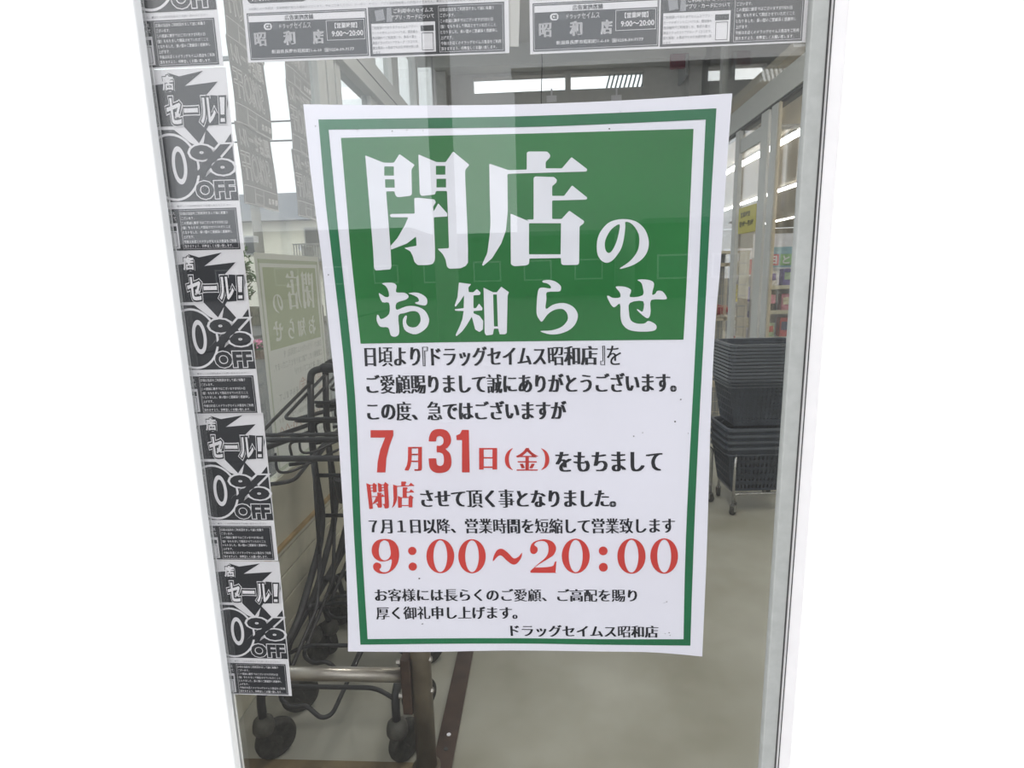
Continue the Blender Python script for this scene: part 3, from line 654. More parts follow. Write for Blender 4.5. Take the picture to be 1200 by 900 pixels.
fbk = root('flyer_back', label='', category='flyer', group='backs of flyers hanging on the left glass')
# local: x offset = lift into the room, y = away from camera, wavy sheet
def fbw(u, t, lift): # u, t in mm, mirrored
    yy = .27 - u / 1000 * .74
    return (lift + .006 * math.sin(yy * 18 + .5), yy + .010 * math.sin(t / 257 * PI * 1.3 + .4) * (1 if yy > .135 else .7), t / 1000)
def fbp(name, vf, m, lift, gx=1):
    return obj(name, MB().add([fbw(u, t, lift) for u, t in vf[0]], vf[1]), m, fbk)
gv = [(i * 364 / 16, j * 257 / 8) for j in range(9) for i in range(17)]; gf = [(j * 17 + i, j * 17 + i + 1, (j + 1) * 17 + i + 1, (j + 1) * 17 + i) for j in range(8) for i in range(16)]
fbp('paper', (gv, gf), fb_paper, 0)
fbp('show_through_lettering', join2(outline2d('閉店セール!', 30, 340, 185, 245, 1.6), outline2d('50%OFF', 60, 350, 80, 170, 1.8), outline2d('昭 和 店', 12, 110, 20, 40, 1.2)), fb_ink, .002)
fbp('show_through_panel', join2(ringr(4, 171, 3, 62, 1.2), ringr(173, 266, 3, 62, 1.2), ringr(268, 358, 3, 62, 1.2), rect(0, 364, 0, 1.5), ringr(176, 262, 8, 40, 1)), fb_ink, .0022)
FY = [1.945, 2.375]; k = 0
rows = [(1.652, 'lowest'), (1.907, 'middle'), (2.162, 'highest')]
for c, (fy, cn) in enumerate(zip(FY, ('nearer', 'farther'))):
    for zz, rn in rows:
        o = fbk if k == 0 else dup(fbk); k += 1
        o.location = (XL + .004 + (.002 if rn == 'middle' else 0), fy, zz); o['label'] = f'dark flyer back on the left glass, {rn} of three in the {cn} column'

# ================================================================== SHOPPING CARTS
def caster(x, y, ang, parent):
    c = root('caster', (x, y, 0), ang, ); c.parent = parent
    hood = MB().lathe([(.008, .150), (.016, .148), (.027, .138), (.031, .122), (.031, .108), (.026, .098), (.010, .096)], (0, 0, 0), 'z', 18)
    obj('hood', hood, m_cast, c, smooth=True)
    fk = MB()
    for s in (-1, 1):
        fk.add([(s * .018, -.02, .12), (s * .018, .02, .12), (s * .018, .045, .05), (s * .018, .03, .045), (s * .022, -.02, .12), (s * .022, .02, .12), (s * .022, .045, .05), (s * .022, .03, .045)],
               [(0, 1, 2, 3), (7, 6, 5, 4), (0, 4, 5, 1), (1, 5, 6, 2), (2, 6, 7, 3), (3, 7, 4, 0)])
    obj('fork', fk, m_tyre, c)
    wh = MB().lathe([(.020, -.012), (.044, -.013), (.046, -.016), (.056, -.014), (.060, -.006), (.060, .006), (.056, .014), (.046, .016), (.044, .013), (.020, .012)], (0, .030, .060), 'x', 28)
    obj('wheel', wh, m_tyre, c, smooth=True)
    hub = MB().lathe([(.010, -.020), (.012, -.018), (.012, .018), (.010, .020)], (0, .030, .060), 'x', 12)
    obj('hub', hub, m_cast, c)
    return c
cart = root('shopping_cart', label='', category='cart', group='nested black shopping carts')
W2 = .198
for s in (-1, 1):
    path = bend([(s * W2, -.02, .135), (s * W2, -.02, .235), (s * W2, .25, .27), (s * W2, .48, .43), (s * W2, .535, .53), (s * W2, .50, .72), (s * W2, .50, .86), (s * W2, .53, 1.03)], .05)
    obj('side_frame', MB().tube(path, .0125, 10), m_cart, cart, smooth=True)
    obj('brace', MB().tube(bend([(s * W2, .50, .80), (s * W2 * .97, .47, .60), (s * W2 * .93, .44, .40)], .03), .007, 8), m_cart, cart, smooth=True)
obj('handle', MB().tube(bend([(-W2, .53, 1.03), (-W2, .545, 1.075), (-W2 + .05, .55, 1.085), (W2 - .05, .55, 1.085), (W2, .545, 1.075), (W2, .53, 1.03)], .035, 5), .013, 10), m_cart, cart, smooth=True)
obj('grip', MB().tube([(-W2 + .035, .55, 1.083), (-W2 + .045, .55, 1.085), (-.02, .55, 1.085), (-.01, .55, 1.085)], [.014, .018, .018, .014], 12), m_grip, cart, smooth=True)
obj('grip', MB().tube([(.01, .55, 1.085), (.02, .55, 1.085), (W2 - .045, .55, 1.085), (W2 - .035, .55, 1.083)], [.014, .018, .018, .014], 12), m_grip, cart, smooth=True)
obj('basket_rail', MB().tube(bend([(-W2, .53, 1.035), (-W2, .13, .957), (W2, .13, .957), (W2, .53, 1.035)], .03), .0058, 8), m_cart, cart, smooth=True)
obj('cross_bar', MB().tube(bend([(-W2 - .01, .50, .86), (-W2 - .04, .07, .905), (W2 + .04, .07, .905), (W2 + .01, .50, .86)], .03), .0085, 10), m_cart, cart, smooth=True)
obj('wire_loop', MB().tube(bend([(-W2 + .03, .10, .84), (-W2 + .03, .085, .895), (W2 - .03, .085, .895), (W2 - .03, .10, .84)], .03), .0045, 8), m_cart, cart, smooth=True)
obj('wire_loop', MB().tube(bend([(-W2 + .05, .12, .905), (-W2 + .05, .12, .845), (-W2 + .08, .14, .84), (W2 - .08, .48, .90), (W2 - .05, .50, .90)], .02), .0042, 8), m_cart, cart, smooth=True)
obj('wire_loop', MB().tube(bend([(-W2, .14, .80), (-W2 + .06, .20, .79), (-W2 + .06, .50, .84)], .03), .0065, 8), m_cart, cart, smooth=True)
obj('rear_bar', MB().tube([(-W2, .535, .53), (W2, .535, .53)], .008, 8), m_cart, cart, smooth=True)
obj('rear_bar', MB().tube([(-W2, .50, .70), (W2, .50, .70)], .008, 8), m_cart, cart, smooth=True)
obj('cup_holder', MB().lathe([(.036, 0), (.040, .03), (.045, .08), (.047, .085), (.047, .09), (.043, .088)], (-W2 + .09, .56, .58), 'z', 20), m_cart, cart, smooth=True)
obj('lower_rail', MB().tube(bend([(-W2, -.02, .215), (-W2 + .06, .0, .235), (W2 - .06, .0, .235), (W2, -.02, .215)], .03), .0065, 8), m_cart, cart, smooth=True)
obj('lower_rail', MB().tube(bend([(-W2, .50, .47), (-W2 + .05, .30, .30), (-W2 + .05, -.01, .205), (-W2 + .09, -.03, .19), (-.06, -.03, .20), (-.02, -.03, .155), (.01, -.02, .16), (.06, .25, .27), (.06, .52, .50)], .02), .0068, 8), m_cart, cart, smooth=True)
obj('lower_rail', MB().tube(bend([(-W2, .46, .20), (-W2 + .05, .47, .24), (W2 - .05, .47, .24), (W2, .46, .20)], .03), .0065, 8), m_cart, cart, smooth=True)
for s in (-1, 1):
    obj('rear_leg', MB().tube(bend([(s * W2 * .9, .30, .30), (s * W2 * .9, .42, .24), (s * W2 * .9, .46, .135)], .04), .011, 8), m_cart, cart, smooth=True)
for x, y, a in ((-W2, -.02, -.75), (W2, -.02, -.55), (-W2 * .9, .46, .9), (W2 * .9, .46, .6)): caster(x, y, a, cart)
clab = ['front shopping cart, its two front casters in full view under the steel bar', 'second shopping cart from the front, nested into the front one', 'third shopping cart from the front, its caster just above the steel bar', 'rearmost shopping cart, mostly behind the closing notice']
for i, (yy, xx) in enumerate(((1.445, -.637), (1.635, -.645), (1.875, -.660), (2.11, -.67))):
    o = cart if i == 0 else dup(cart)
    o.location = (xx, yy, 0); o.rotation_euler = (0, 0, (0, .015, -.01, .02)[i]); o['label'] = clab[i]
    if i:
        for ch in o.children:
            if ch.name.startswith('caster'): ch.rotation_euler.z += random.uniform(-.5, .5)

# ================================================================== GUARD RAIL
gd = root('guard_rail', (-.355, 1.41, 0), label='steel guard rail with a post coloured by its brown reflection and horizontal bar in front of the carts', category='rail')
obj('post', MB().lathe([(.0285, 0), (.0285, .44), (.024, .447), (.010, .45)], (0, 0, 0), 'z', 24), m_post, gd, smooth=True)
obj('base_plate', MB().lathe([(.042, 0.006), (.042, .010), (.036, .013), (.028, .013)], (0, 0, 0), 'z', 24), m_post, gd, smooth=True)
obj('bar', MB().tube([(-.64, 0, .305), (-.05, 0, .305)], .0195, 20), m_steel, gd, smooth=True)
obj('bracket', MB().box(-.052, -.024, -.028, .012, .20, .372), m_brown, gd, bevel=.004)
for x, zz in ((.030, .36), (.030, .262)): obj('bolt', MB().lathe([(.004, -.006), (.008, -.006), (.008, .002), (.004, .004)], (x, -.004, zz), 'x', 6), m_steel, gd)
for x, zz in ((-.058, .355), (-.058, .25)): obj('bolt', MB().lathe([(.004, -.006), (.008, -.006), (.008, .006), (.004, .007)], (x, -.012, zz), 'x', 6), m_steel, gd)
rl = root('floor_rail', (-.312, 1.2, 0), .0, label='flat brown steel strip bolted to the floor right of the guard post', category='rail')
obj('strip', MB().box(-.029, .029, 0, 3.9, 0, .011), m_brown, rl, bevel=.002)
for y, m in ((.325, m_white), (.27, m_seal), (1.1, m_white), (1.9, m_seal)):
    obj('screw', MB().lathe([(.0065, .0105), (.0065, .0125), (.003, .013)], (.002, y, 0), 'z', 10), m, rl)

# ================================================================== BASKETS
bask = root('shopping_basket', label='', category='basket', group='charcoal baskets stacked on trolleys')
BW, BD, BH, bw, bd = .215, .155, .275, .165, .115
def ringbox(r0, r1, z0, z1, mb):
    (a, b), (c, d) = r0, r1
    V = []
    for (hx, hy), zz in (((a, b), z0), ((c, d), z0), ((c, d), z1), ((a, b), z1)):
        rr = .03
        pts = [(sx * (hx - rr) + rr * math.cos(t), sy * (hy - rr) + rr * math.sin(t)) for sx, sy, t0 in ((1, 1, 0), (-1, 1, PI / 2), (-1, -1, PI), (1, -1, 1.5 * PI)) for t in (t0, t0 + PI / 4, t0 + PI / 2)]
        V += [(x, y, zz) for x, y in pts]
    F = [(l * 12 + i, l * 12 + (i + 1) % 12, ((l + 1) % 4) * 12 + (i + 1) % 12, ((l + 1) % 4) * 12 + i) for l in range(4) for i in range(12)]
    mb.add(V, F)
mb = MB(); ringbox((BW - .012, BD - .012), (BW + .006, BD + .006), BH - .014, BH, mb); ringbox((BW - .006, BD - .006), (BW + .001, BD + .001), BH - .05, BH - .044, mb)
obj('rim', mb, mat('charcoal_rim_sheen', (.075, .088, .11), .35, spec=.6), bask)  # lighter than the body: the sheen of the rim is put into its colour
mb = MB(); mb.box(-bw + .01, bw - .01, -bd + .01, bd - .01, 0, .006)
def wallpt(side, u, t, inset=0):
    hx = bw + (BW - .008 - bw) * t - inset; hy = bd + (BD - .008 - bd) * t - inset
    return {'f': (u * hx, -hy), 'b': (u * hx, hy), 'l': (-hx, u * hy), 'r': (hx, u * hy)}[side]
def slab(side, u0, u1, t0, t1):
    V = []
    for ins in (0, .003):
        for u, t in ((u0, t0), (u1, t0), (u1, t1), (u0, t1)):
            x, y = wallpt(side, u, t, ins); V.append((x, y, t * (BH - .004)))
    mb.add(V, [(0, 1, 2, 3), (7, 6, 5, 4), (0, 4, 5, 1), (1, 5, 6, 2), (2, 6, 7, 3), (3, 7, 4, 0)])
for side, n in (('f', 14), ('b', 14), ('l', 10), ('r', 10)):
    for t0, t1 in ((0, .06), (.20, .235), (.36, .395), (.52, .555), (.68, .715), (.82, 1)): slab(side, -1, 1, t0, t1)
    slab(side, -1, -.9, 0, 1); slab(side, .9, 1, 0, 1)
    for i in range(n):
        u = -.9 + 1.8 * (i + .5) / n; slab(side, u - .030, u + .030, .05, .84)
obj('body', mb, m_basket, bask)
obj('carry_handle', MB().tube(bend([(-BW + .02, .012, BH - .004), (-BW + .05, .05, BH + .004), (BW - .05, .05, BH + .004), (BW - .02, .012, BH - .004)], .03), .004, 6), m_basket, bask)
def stack(cx, cy, rz, lowers, uppers, name):
    n = 0; global first
    for i in range(lowers):
        yield (cx, cy, .125 + i * .036, rz)
    for i in range(uppers):
        yield (cx + random.uniform(-.004, .004), cy + random.uniform(-.004, .004), .125 + (lowers - 1) * .036 + .285 + i * .0195, rz)
first = True
for (cx, cy, rz, lo, upn, nm) in ((1.235, 3.37, .05, 4, 11, 'right'), (.735, 3.56, -.03, 5, 0, 'left')):
    allb = list(stack(cx, cy, rz, lo, upn, nm)); N = len(allb)
    for i, (x, y, zz, r) in enumerate(allb):
        o = bask if first else dup(bask); first = False
        o.location = (x, y, zz); o.rotation_euler = (0, 0, r)
        pos = ['lowest', 'second from the bottom', 'third from the bottom', 'fourth from the bottom', 'fifth from the bottom', 'sixth from the bottom', 'seventh from the bottom', 'eighth from the bottom', 'seventh from the top', 'sixth from the top', 'fifth from the top', 'fourth from the top', 'third from the top', 'second from the top', 'topmost']
        if nm == 'right': p = pos[i]
        else: p = ['lowest', 'second from the bottom', 'middle', 'second from the top', 'topmost'][i]
        o['label'] = f'charcoal basket, {p} in the ' + ('tall stack by the partition' if nm == 'right' else 'low stack behind the notice')
    tr = root('basket_trolley', (cx, cy, 0), rz, label=('chrome-legged trolley under the tall basket stack' if nm == 'right' else 'trolley under the low basket stack, its leg showing beside the notice'), category='trolley', group='basket trolleys')
    hx, hy = (.15, .13) if nm == 'right' else (.27, .16)
    obj('frame', MB().tube([(-hx, -hy, .112), (hx, -hy, .112), (hx, hy, .112), (-hx, hy, .112)], .009, 8, closed=True), m_chrome, tr)
    for sx in (-1, 1):
        for sy in (-1, 1):
            obj('leg', MB().tube(bend([(sx * (hx - .03), sy * hy, .35 if nm == 'left' else .11), (sx * hx, sy * hy, .34 if nm == 'left' else .11), (sx * hx, sy * hy, .052)], .03), .008, 8), m_chrome, tr, smooth=True)
            cc = root('caster', (sx * hx, sy * hy, 0), .5 * sx); cc.parent = tr
            obj('wheel', MB().lathe([(.008, -.010), (.024, -.010), (.026, -.007), (.026, .007), (.024, .010), (.008, .010)], (0, 0, .026), 'x', 18), m_tyre, cc, smooth=True)
            obj('fork', MB().box(-.014, -.011, -.012, .012, .02, .058).box(.011, .014, -.012, .012, .02, .058).box(-.014, .014, -.012, .012, .054, .058), m_chrome, cc)
    if nm == 'right':
        for sx in (-1, 1):
            obj('upright', MB().tube(bend([(sx * .17, -.165, .052), (sx * .17, -.165, .30), (sx * .15, -.13, .37)], .04), .008, 8), m_chrome, tr, smooth=True)
            cc = root('caster', (sx * .17, -.165, 0), .8 * sx); cc.parent = tr
            obj('wheel', MB().lathe([(.008, -.010), (.024, -.010), (.026, -.007), (.026, .007), (.024, .010), (.008, .010)], (0, 0, .026), 'x', 18), m_tyre, cc, smooth=True)
            obj('fork', MB().box(-.014, -.011, -.012, .012, .02, .058).box(.011, .014, -.012, .012, .02, .058).box(-.014, .014, -.012, .012, .054, .058), m_chrome, cc)

# ================================================================== SHOP INTERIOR
vl = root('ceiling_light', (.3, 2.4, 3.44), label='added fill light, a flat square under the vestibule ceiling above the top flyers', category='light')  # unseen lamp, added to brighten the vestibule
obj('housing', MB().box(-.32, .32, -.32, .32, 0, .04), m_white, vl); obj('diffuser', MB().box(-.30, .30, -.30, .30, -.012, 0), mat('added_fill_diffuser', (1, 1, 1), .5, emit=((1, .98, .93), 2.5)), vl)
va = bpy.data.objects.new('lamp_light', bpy.data.lights.new('lamp_light', 'AREA')); C.objects.link(va); va.parent = vl; va.location = (0, 0, -.02)
va.data.size = .55; va.data.energy = 30; va.data.color = (1, .97, .90)
for r_, (xx, nmx) in enumerate(((2.55, 'nearest row to the partition'), (4.1, 'middle row'), (6.7, 'row farthest from the partition'))):
    for i in range(7):
        y = 2.2 + i * 2.5
        t = root('ceiling_light', (xx, y, 2.70), label=f'{["first","second","third","fourth","fifth","sixth","seventh"][i]} fluorescent light into the shop along the {nmx}', category='light', group='fluorescent lights of the shop')
        obj('housing', MB().box(-.05, .05, -1.2, 1.2, .02, .04), m_white, t)
        obj('tube', MB().box(-.035, .035, -1.19, 1.19, -.01, .02), m_tube, t, bevel=.008)
sg = root('hours_notice', (XR + .012, 4.70, 1.66), label='yellow opening-hours notice with two black lines on the sliding door', category='sign')
obj('sheet', MB().box(-.002, 0, -.37, 0, 0, .19), m_yellow, sg)
def signp(s, a, b, c, d):
    v, f = fit(text2d(s, off=.01), a, b, c, d); obj('notice_text', MB().add([(-.003, -p[0], p[1]) for p in v], f), m_black, sg)
signp('営業時間', .05, .25, .115, .155); signp('朝9時～夜8時', .03, .33, .045, .09)

cab = root('display_cabinet', (1.60, 5.2, 0), label='ivory lattice cabinet with a red item inside behind the partition', category='cabinet')
for x in (-.02, .16): obj('upright', MB().box(x, x + .022, 0, .03, 0, 1.53), m_beige, cab)
obj('top_panel', MB().box(-.25, .182, -.01, .42, 1.53, 1.55), m_beige, cab)
obj('side_panel', MB().box(.10, .16, .005, .025, 0, 1.53), m_beige, cab)
for i in range(16): obj('slat', MB().box(.098, .162, -.001, .006, .06 + i * .092, .066 + i * .092), m_metal, cab)
for zz in (.35, .95, 1.42):
    obj('shelf', MB().box(-.24, .10, .0, .40, zz, zz + .03), m_beige, cab)
for i in range(9): obj('wire', MB().box(-.22 + i * .035, -.217 + i * .035, 0, .004, .1, 1.4), m_beige, cab)
for i in range(14): obj('wire', MB().box(-.24, .10, 0, .004, .12 + i * .095, .123 + i * .095), m_beige, cab)
obj('back_panel', MB().box(-.25, .16, .40, .41, 0, 1.53), m_metal, cab)
rb = obj('folded_umbrella', MB().lathe([(.005, -.16), (.04, -.13), (.055, -.02), (.035, .08), (.008, .14), (.004, .15)], (0, 0, 0), 'x', 14), mat('red_cloth', (.35, .02, .03), .6), smooth=True, label='dark red tapering item lying on the cabinet shelf', category='goods')
rb.location = (1.53, 5.30, 1.037)

# product gondola
gon = root('display_shelf', (2.62, 6.05, 0), label='white display shelf stocked with colourful packs under a cartoon-bright header', category='shelf')
gon['label'] = 'white display shelf stocked with colourful packs under a pale blue header sign'
obj('back_board', MB().box(-.40, .60, .34, .36, 0, 1.75), m_white, gon)
for x in (-.40, .58): obj('upright', MB().box(x, x + .02, 0, .36, 0, 1.50), m_white, gon)
shz = (.12, .42, .70, .97, 1.22)
for zz in shz:
    obj('shelf', MB().box(-.38, .58, -.02, .34, zz - .02, zz), m_white, gon)
    obj('price_rail', MB().box(-.38, .58, -.03, -.02, zz - .035, zz + .003), mat('rail_cream', (.6, .58, .45)) if 'rail_cream' not in bpy.data.materials else bpy.data.materials['rail_cream'], gon)
obj('header_sign', MB().box(-.40, .60, -.02, 0, 1.40, 1.60), mat('sign_sky_blue', (.22, .42, .52), .6), gon)
for i, (ch, colr) in enumerate((('ヨ', (.62, .12, .16)), ('と', (.25, .5, .2)), ('く', (.12, .3, .55)), ('市', (.6, .45, .1)))):
    x0 = -.38 + i * .125
    obj('letter_tile', MB().box(x0, x0 + .11, -.026, -.02, 1.42, 1.53), mat('tile_%s' % ['red', 'green', 'blue', 'gold'][i], colr), gon)
    v, f = fit(text2d(ch, off=.03), x0 + .02, x0 + .09, 1.435, 1.515); obj('header_text', MB().add([(p[0], -.028, p[1]) for p in v], f), m_white, gon)
cols = [('pink', (.6, .22, .3)), ('navy', (.03, .04, .12)), ('purple', (.16, .12, .35)), ('cream', (.62, .58, .42)), ('yellow', (.6, .52, .05)), ('pale green', (.35, .48, .30)), ('sky blue', (.22, .36, .5)), ('black', (.02, .02, .025)), ('red', (.5, .05, .05)), ('white', (.65, .63, .6))]
cm = [mat('pack_' + n.replace(' ', '_'), c, .45, var=.35, scale=28, detail=2) for n, c in cols]
lvl = ['bottom', 'second lowest', 'middle', 'second highest', 'top']; place = ['first', 'second', 'third', 'fourth', 'fifth', 'sixth']
for si, zz in enumerate(shz):
    for i in range(6):
        hh = random.uniform(.13, .21); ci = (i * 3 + si * 2 + 1) % 10; wd = .10 + .03 * random.random()
        x0 = 2.26 + i * .155
        p = root('product_pack', (x0 + wd / 2, 6.06, zz), label=f'{cols[ci][0]} pack, {place[i]} from left on the {lvl[si]} level of the display shelf', category='goods', group='packs on the display shelf')
        obj('carton', MB().box(-wd / 2, wd / 2, 0, .10, 0, hh), cm[ci], p, bevel=.004)
        obj('front_label', MB().box(-wd * .36, wd * .36, -.002, 0, hh * .35, hh * .8), cm[(ci + 3) % 10], p)
# more aisles deeper in the shop
for gi, (gx, gy, nmg) in enumerate(((3.6, 9.0, 'second aisle shelf behind the colourful one'), (4.9, 12.5, 'third aisle shelf deep in the shop'), (2.6, 15, 'aisle shelf at the far end of the shop'), (1.9, 9.5, 'aisle shelf along the shop wall behind the door mullions'))):
    g = root('aisle_shelf', (gx, gy, 0), label='white stocked ' + nmg, category='shelf', group='aisle shelves')
    obj('back_board', MB().box(-.45 if gx < 2.5 else -.8, .8, .3, .33, 0, 1.7), m_white, g)
    for zz in (.1, .5, .9, 1.3):
        obj('shelf', MB().box(-.35 if gx < 2.5 else -.8, .8, 0, .3, zz - .02, zz), m_white, g)
        for i in range(9):
            x0 = (-.35 if gx < 2.5 else -.78) + i * .17
            if x0 > .7: continue
            obj('stock', MB().box(x0, x0 + .14, .02, .2, zz, zz + random.uniform(.15, .3)), random.choice(cm), g)

# ================================================================== SMALL FITTINGS
cb = obj('hanging_cable', MB().tube([(.01, YB - .24, 3.44), (.012, YB - .24, 3.3), (.0, YB - .24, 3.0), (.0, YB - .24, 2.5)], .004, 6), m_seal, label='thin dark cable hanging down the middle of the far wall', category='cable')
for x, zz, lb in ((.10, 3.05, 'small white hook plate under the left high window strip'), (.72, 3.03, 'small white hook plate under the slatted high window')):
    h = root('hook_plate', (x, YB - .012, zz), label=lb, category='fitting')
    obj('plate', MB().box(-.05, .05, 0, .012, -.03, .03), m_white, h, bevel=.004); obj('stem', MB().box(-.008, .008, -.004, .01, .03, .09), m_white, h)
rbx = root('alarm_box', (1.27, YB - .235, 3.22), label='small dark red box fixed at the far right corner below the ceiling', category='fitting')
obj('case', MB().box(-.10, .06, -.05, 0, -.03, .09), mat('maroon_plastic', (.16, .02, .04), .5), rbx, bevel=.006); obj('bracket', MB().box(.03, .055, -.06, .235, -.10, .08), m_metal, rbx)

# ================================================================== OUTSIDE, LEFT
hs = root('house', (-9.2, 22, 0), label='cream two-storey house with grey roof seen through the left glass', category='building')
obj('wall', MB().box(-7, 2.9, 0, 7, -.03, 3.6), m_house, hs)
obj('roof', MB().add([(-7.4, -.5, 3.55), (3.3, -.5, 3.55), (3.3, 7.4, 3.55), (-7.4, 7.4, 3.55), (-5, 3, 5.0), (1.8, 3, 5.0)], [(0, 1, 5, 4), (1, 2, 5), (2, 3, 4, 5), (3, 0, 4), (3, 2, 1, 0)]), m_hroof, hs)
for x0, x1, z0, z1 in ((-2.1, -1.5, 2.4, 3.0), (-1.6, -1.1, .6, 1.5), (.25, 1.15, 2.2, 3.25), (-3.4, -2.7, 2.2, 3.0), (1.6, 2.4, .5, 1.6)):
    wn = obj('window', MB().box(x0 - .06, x1 + .06, -.05, .02, z0 - .06, z1 + .06), m_alu, hs); obj('pane', MB().box(x0, x1, -.07, -.05, z0, z1), m_dkwin, wn)
obj('balcony', MB().box(.05, 1.6, -.8, 0, 2.02, 2.10), m_metal, hs)
for i in range(16): obj('baluster', MB().box(.06 + i * .1, .085 + i * .1, -.8, -.775, 2.1, 2.62), m_metal, hs)
obj('handrail', MB().box(.05, 1.62, -.82, -.76, 2.62, 2.67), m_metal, hs)
ac = root('air_conditioner', (-8.55, 21.45, 2.10), label='air conditioner unit on the balcony of the cream house', category='appliance')
obj('casing', MB().box(-.35, .35, -.14, .14, 0, .5), m_alu, ac, bevel=.02); obj('fan_grille', MB().lathe([(.19, -.16), (.19, -.14), (.02, -.14)], (-.05, 0, .25), 'y', 20), m_metal, ac)
dsh = root('satellite_dish', (-9.05, 21.9, 2.55), label='small round dish on the wall left of the balcony of the cream house', category='fitting')
obj('dish', MB().lathe([(.01, .0), (.06, -.015), (.11, -.045), (.11, -.05), (.06, -.022), (.01, -.007)], (0, -.2, 0), 'y', 20), m_white, dsh); obj('arm', MB().tube([(0, -.2, 0), (0, .12, -.1)], .02, 6), m_metal, dsh)
up_ = root('utility_pole', (-8.6, 17.5, 0), label='grey concrete utility pole in front of the cream house', category='pole')
obj('shaft', MB().tube([(0, 0, -.1), (0, 0, 9)], [.15, .11], 12), mat('concrete_pole', (.30, .29, .27), .8), up_); obj('cross_arm', MB().box(-.8, .8, -.05, .05, 7.6, 7.7), m_metal, up_)
for i, (z0, lb) in enumerate(((3.55, 'lower overhead wire crossing before the cream house'), (3.95, 'upper overhead wire crossing before the cream house'))):
    obj('overhead_wire', MB().tube([(-30 + k * 3.5, 17.3 - k * .6, z0 + 2.0 - k * .17 + .02 * (k - 6) ** 2) for k in range(12)], .018, 5), m_seal, label=lb, category='cable')
def tree(loc, h, rad, label, n=900, seed=1, leaf=.09):
    rnd = random.Random(seed)
    t = root('tree', loc, label=label, category='tree')
    obj('trunk', MB().tube(smooth_path([(0, 0, -.1), (.05, .02, h * .3), (-.04, 0, h * .6), (0, 0, h * .85)], 3), [.09 - .07 * i / 9 for i in range(10)], 8), m_bark, t)
    for k in range(5):
        a = k * 1.3; obj('branch', MB().tube([(0, 0, h * (.35 + .08 * k)), (math.cos(a) * rad * .5, math.sin(a) * rad * .5, h * (.5 + .08 * k)), (math.cos(a) * rad * .9, math.sin(a) * rad * .9, h * (.56 + .08 * k))], [.03, .02, .01], 6), m_bark, t)
    mb = MB()
    cl = [(rnd.uniform(-1, 1) * rad * .7, rnd.uniform(-1, 1) * rad * .7, h * rnd.uniform(.5, 1)) for _ in range(14)]
    for _ in range(n):
        c = rnd.choice(cl); p = Vector((rnd.gauss(c[0], rad * .18), rnd.gauss(c[1], rad * .18), rnd.gauss(c[2], rad * .16)))
        a = Vector((rnd.gauss(0, 1), rnd.gauss(0, 1), rnd.gauss(0, 1))).normalized(); b = a.cross(Vector((rnd.gauss(0, 1), rnd.gauss(0, 1), .3))).normalized()
        mb.add([p - a * leaf, p - b * leaf * .5, p + a * leaf, p + b * leaf * .5], [(0, 1, 2, 3)])
    obj('foliage', mb, m_leaf, t, kind='stuff'); return t
tree((-6.75, 12.6, -.04), 2.15, .42, 'slender green street tree seen through the left glass beside the flyer column', 900, 3, .05)
hd = obj('hedge_bank', MB().box(-20, -7.2, 17.9, 18.6, -.05, .55), mat('hedge', (.09, .085, .06), .9, var=.5, scale=6), label='low brownish hedge running along the street', category='hedge')
pl = root('flower_planter', (-4.98, 10.1, 0), label='dark planter with pink flowers on the pavement seen through the left glass', category='planter')
obj('box', MB().add([(-.28, -.1, 0), (.28, -.1, 0), (.28, .1, 0), (-.28, .1, 0), (-.33, -.13, .16), (.33, -.13, .16), (.33, .13, .16), (-.33, .13, .16)], [(3, 2, 1, 0), (4, 5, 6, 7), (0, 1, 5, 4), (1, 2, 6, 5), (2, 3, 7, 6), (3, 0, 4, 7)]), m_pot, pl)
rnd = random.Random(5)
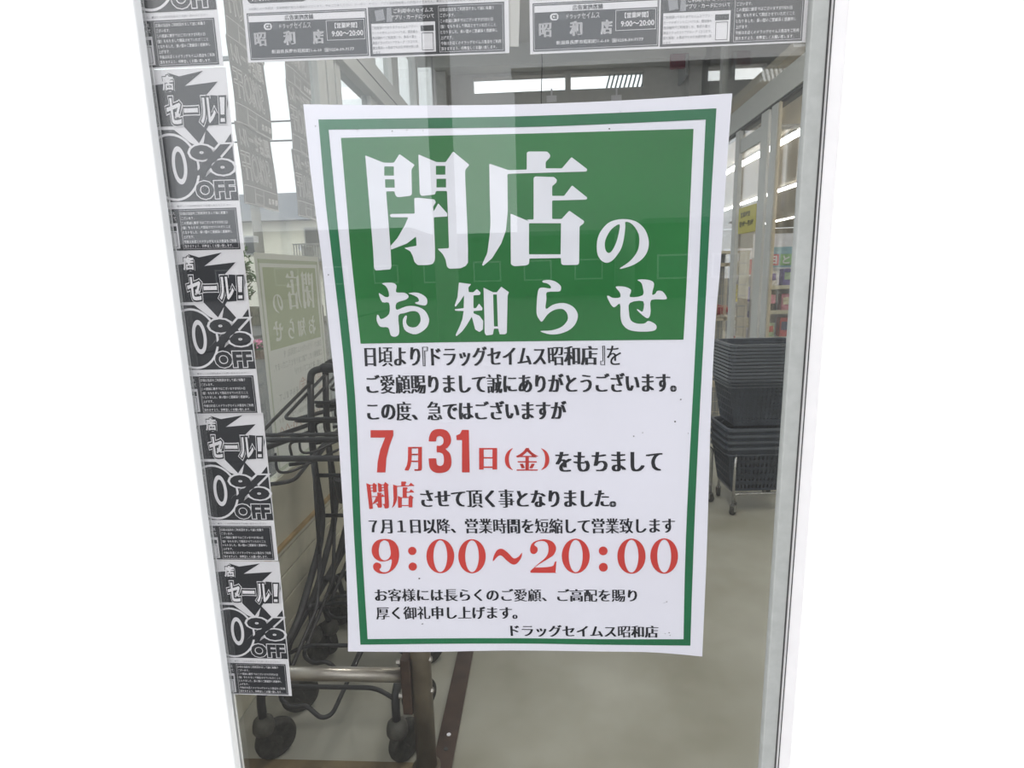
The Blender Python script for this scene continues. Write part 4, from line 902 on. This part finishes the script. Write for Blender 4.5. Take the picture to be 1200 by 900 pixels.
for nm, mm, n, z0, z1, s in (('foliage', m_leaf, 220, .15, .27, .03), ('blossom', m_pink, 140, .21, .33, .028)):
    mb = MB()
    for _ in range(n):
        p = Vector((rnd.uniform(-.32, .32), rnd.uniform(-.12, .12), rnd.uniform(z0, z1))); a = Vector((rnd.gauss(0, 1), rnd.gauss(0, 1), rnd.gauss(0, 1))).normalized() * s; b = a.cross(Vector((rnd.gauss(0, 1), rnd.gauss(0, 1), 1))).normalized() * s
        mb.add([p - a, p - b, p + a, p + b], [(0, 1, 2, 3)])
    obj(nm, mb, mm, pl, kind='stuff')
box('trim_kerb', -7.15, -7.0, -6, 60, -.1, .06, m_side, kind='structure')

# ================================================================== OUTSIDE, BEHIND THE CAMERA (seen only as reflections)
def block(x0, x1, y, d, h, m, label, nw=4, nf=1):
    b = root('building', ((x0 + x1) / 2, y, -.07), label=label, category='building', group='buildings across the car park')
    wd = (x1 - x0) / 2
    obj('wall', MB().box(-wd, wd, -d, 0, 0, h), m, b); obj('roof', MB().box(-wd - .2, wd + .2, -d - .2, .2, h, h + .25), m_hroof, b)
    for f in range(nf):
        for i in range(nw):
            x = -wd + (i + .5) * 2 * wd / nw; z0 = 1 + f * 3
            wn = obj('window', MB().box(x - .9, x + .9, 0, .06, z0, z0 + 1.3), m_alu, b); obj('pane', MB().box(x - .8, x + .8, .06, .08, z0 + .1, z0 + 1.2), m_dkwin, wn)
m_facade = mat('grey_facade', (.42, .43, .42), .85, var=.05, scale=.5); m_dark = mat('dark_facade', (.10, .10, .095), .85, var=.1, scale=.5)
block(-40, -22, -42, 8, 4.0, m_dark, 'low dark house across the car park, far left', 4)
block(-20.5, -9.5, -40, 8, 4.6, m_dark, 'low dark shop across the car park, left of the grey block', 3)
block(-1.7, 17, -38, 9, 14, m_facade, 'long grey four-storey block across the car park', 5, 1)
block(5.5, 17, -30, 4, 3.9, m_dark, 'long low dark shed before the grey block', 4)
block(-8.5, 4.5, -36, 4, 3.8, m_dark, 'low dark garage row left of the long shed', 4)
cp = root('canopy_post', (-.95, -4, -.06), label='grey square canopy post by the pavement, seen only as a reflection', category='post')
obj('shaft', MB().box(-.10, .10, -.10, .10, 0, 6), mat('post_grey', (.34, .34, .33), .6), cp, bevel=.01); obj('foot', MB().box(-.15, .15, -.15, .15, 0, .03), m_metal, cp)
block(19, 40, -42, 9, 5, m_dark, 'low dark house across the car park, far right', 4)
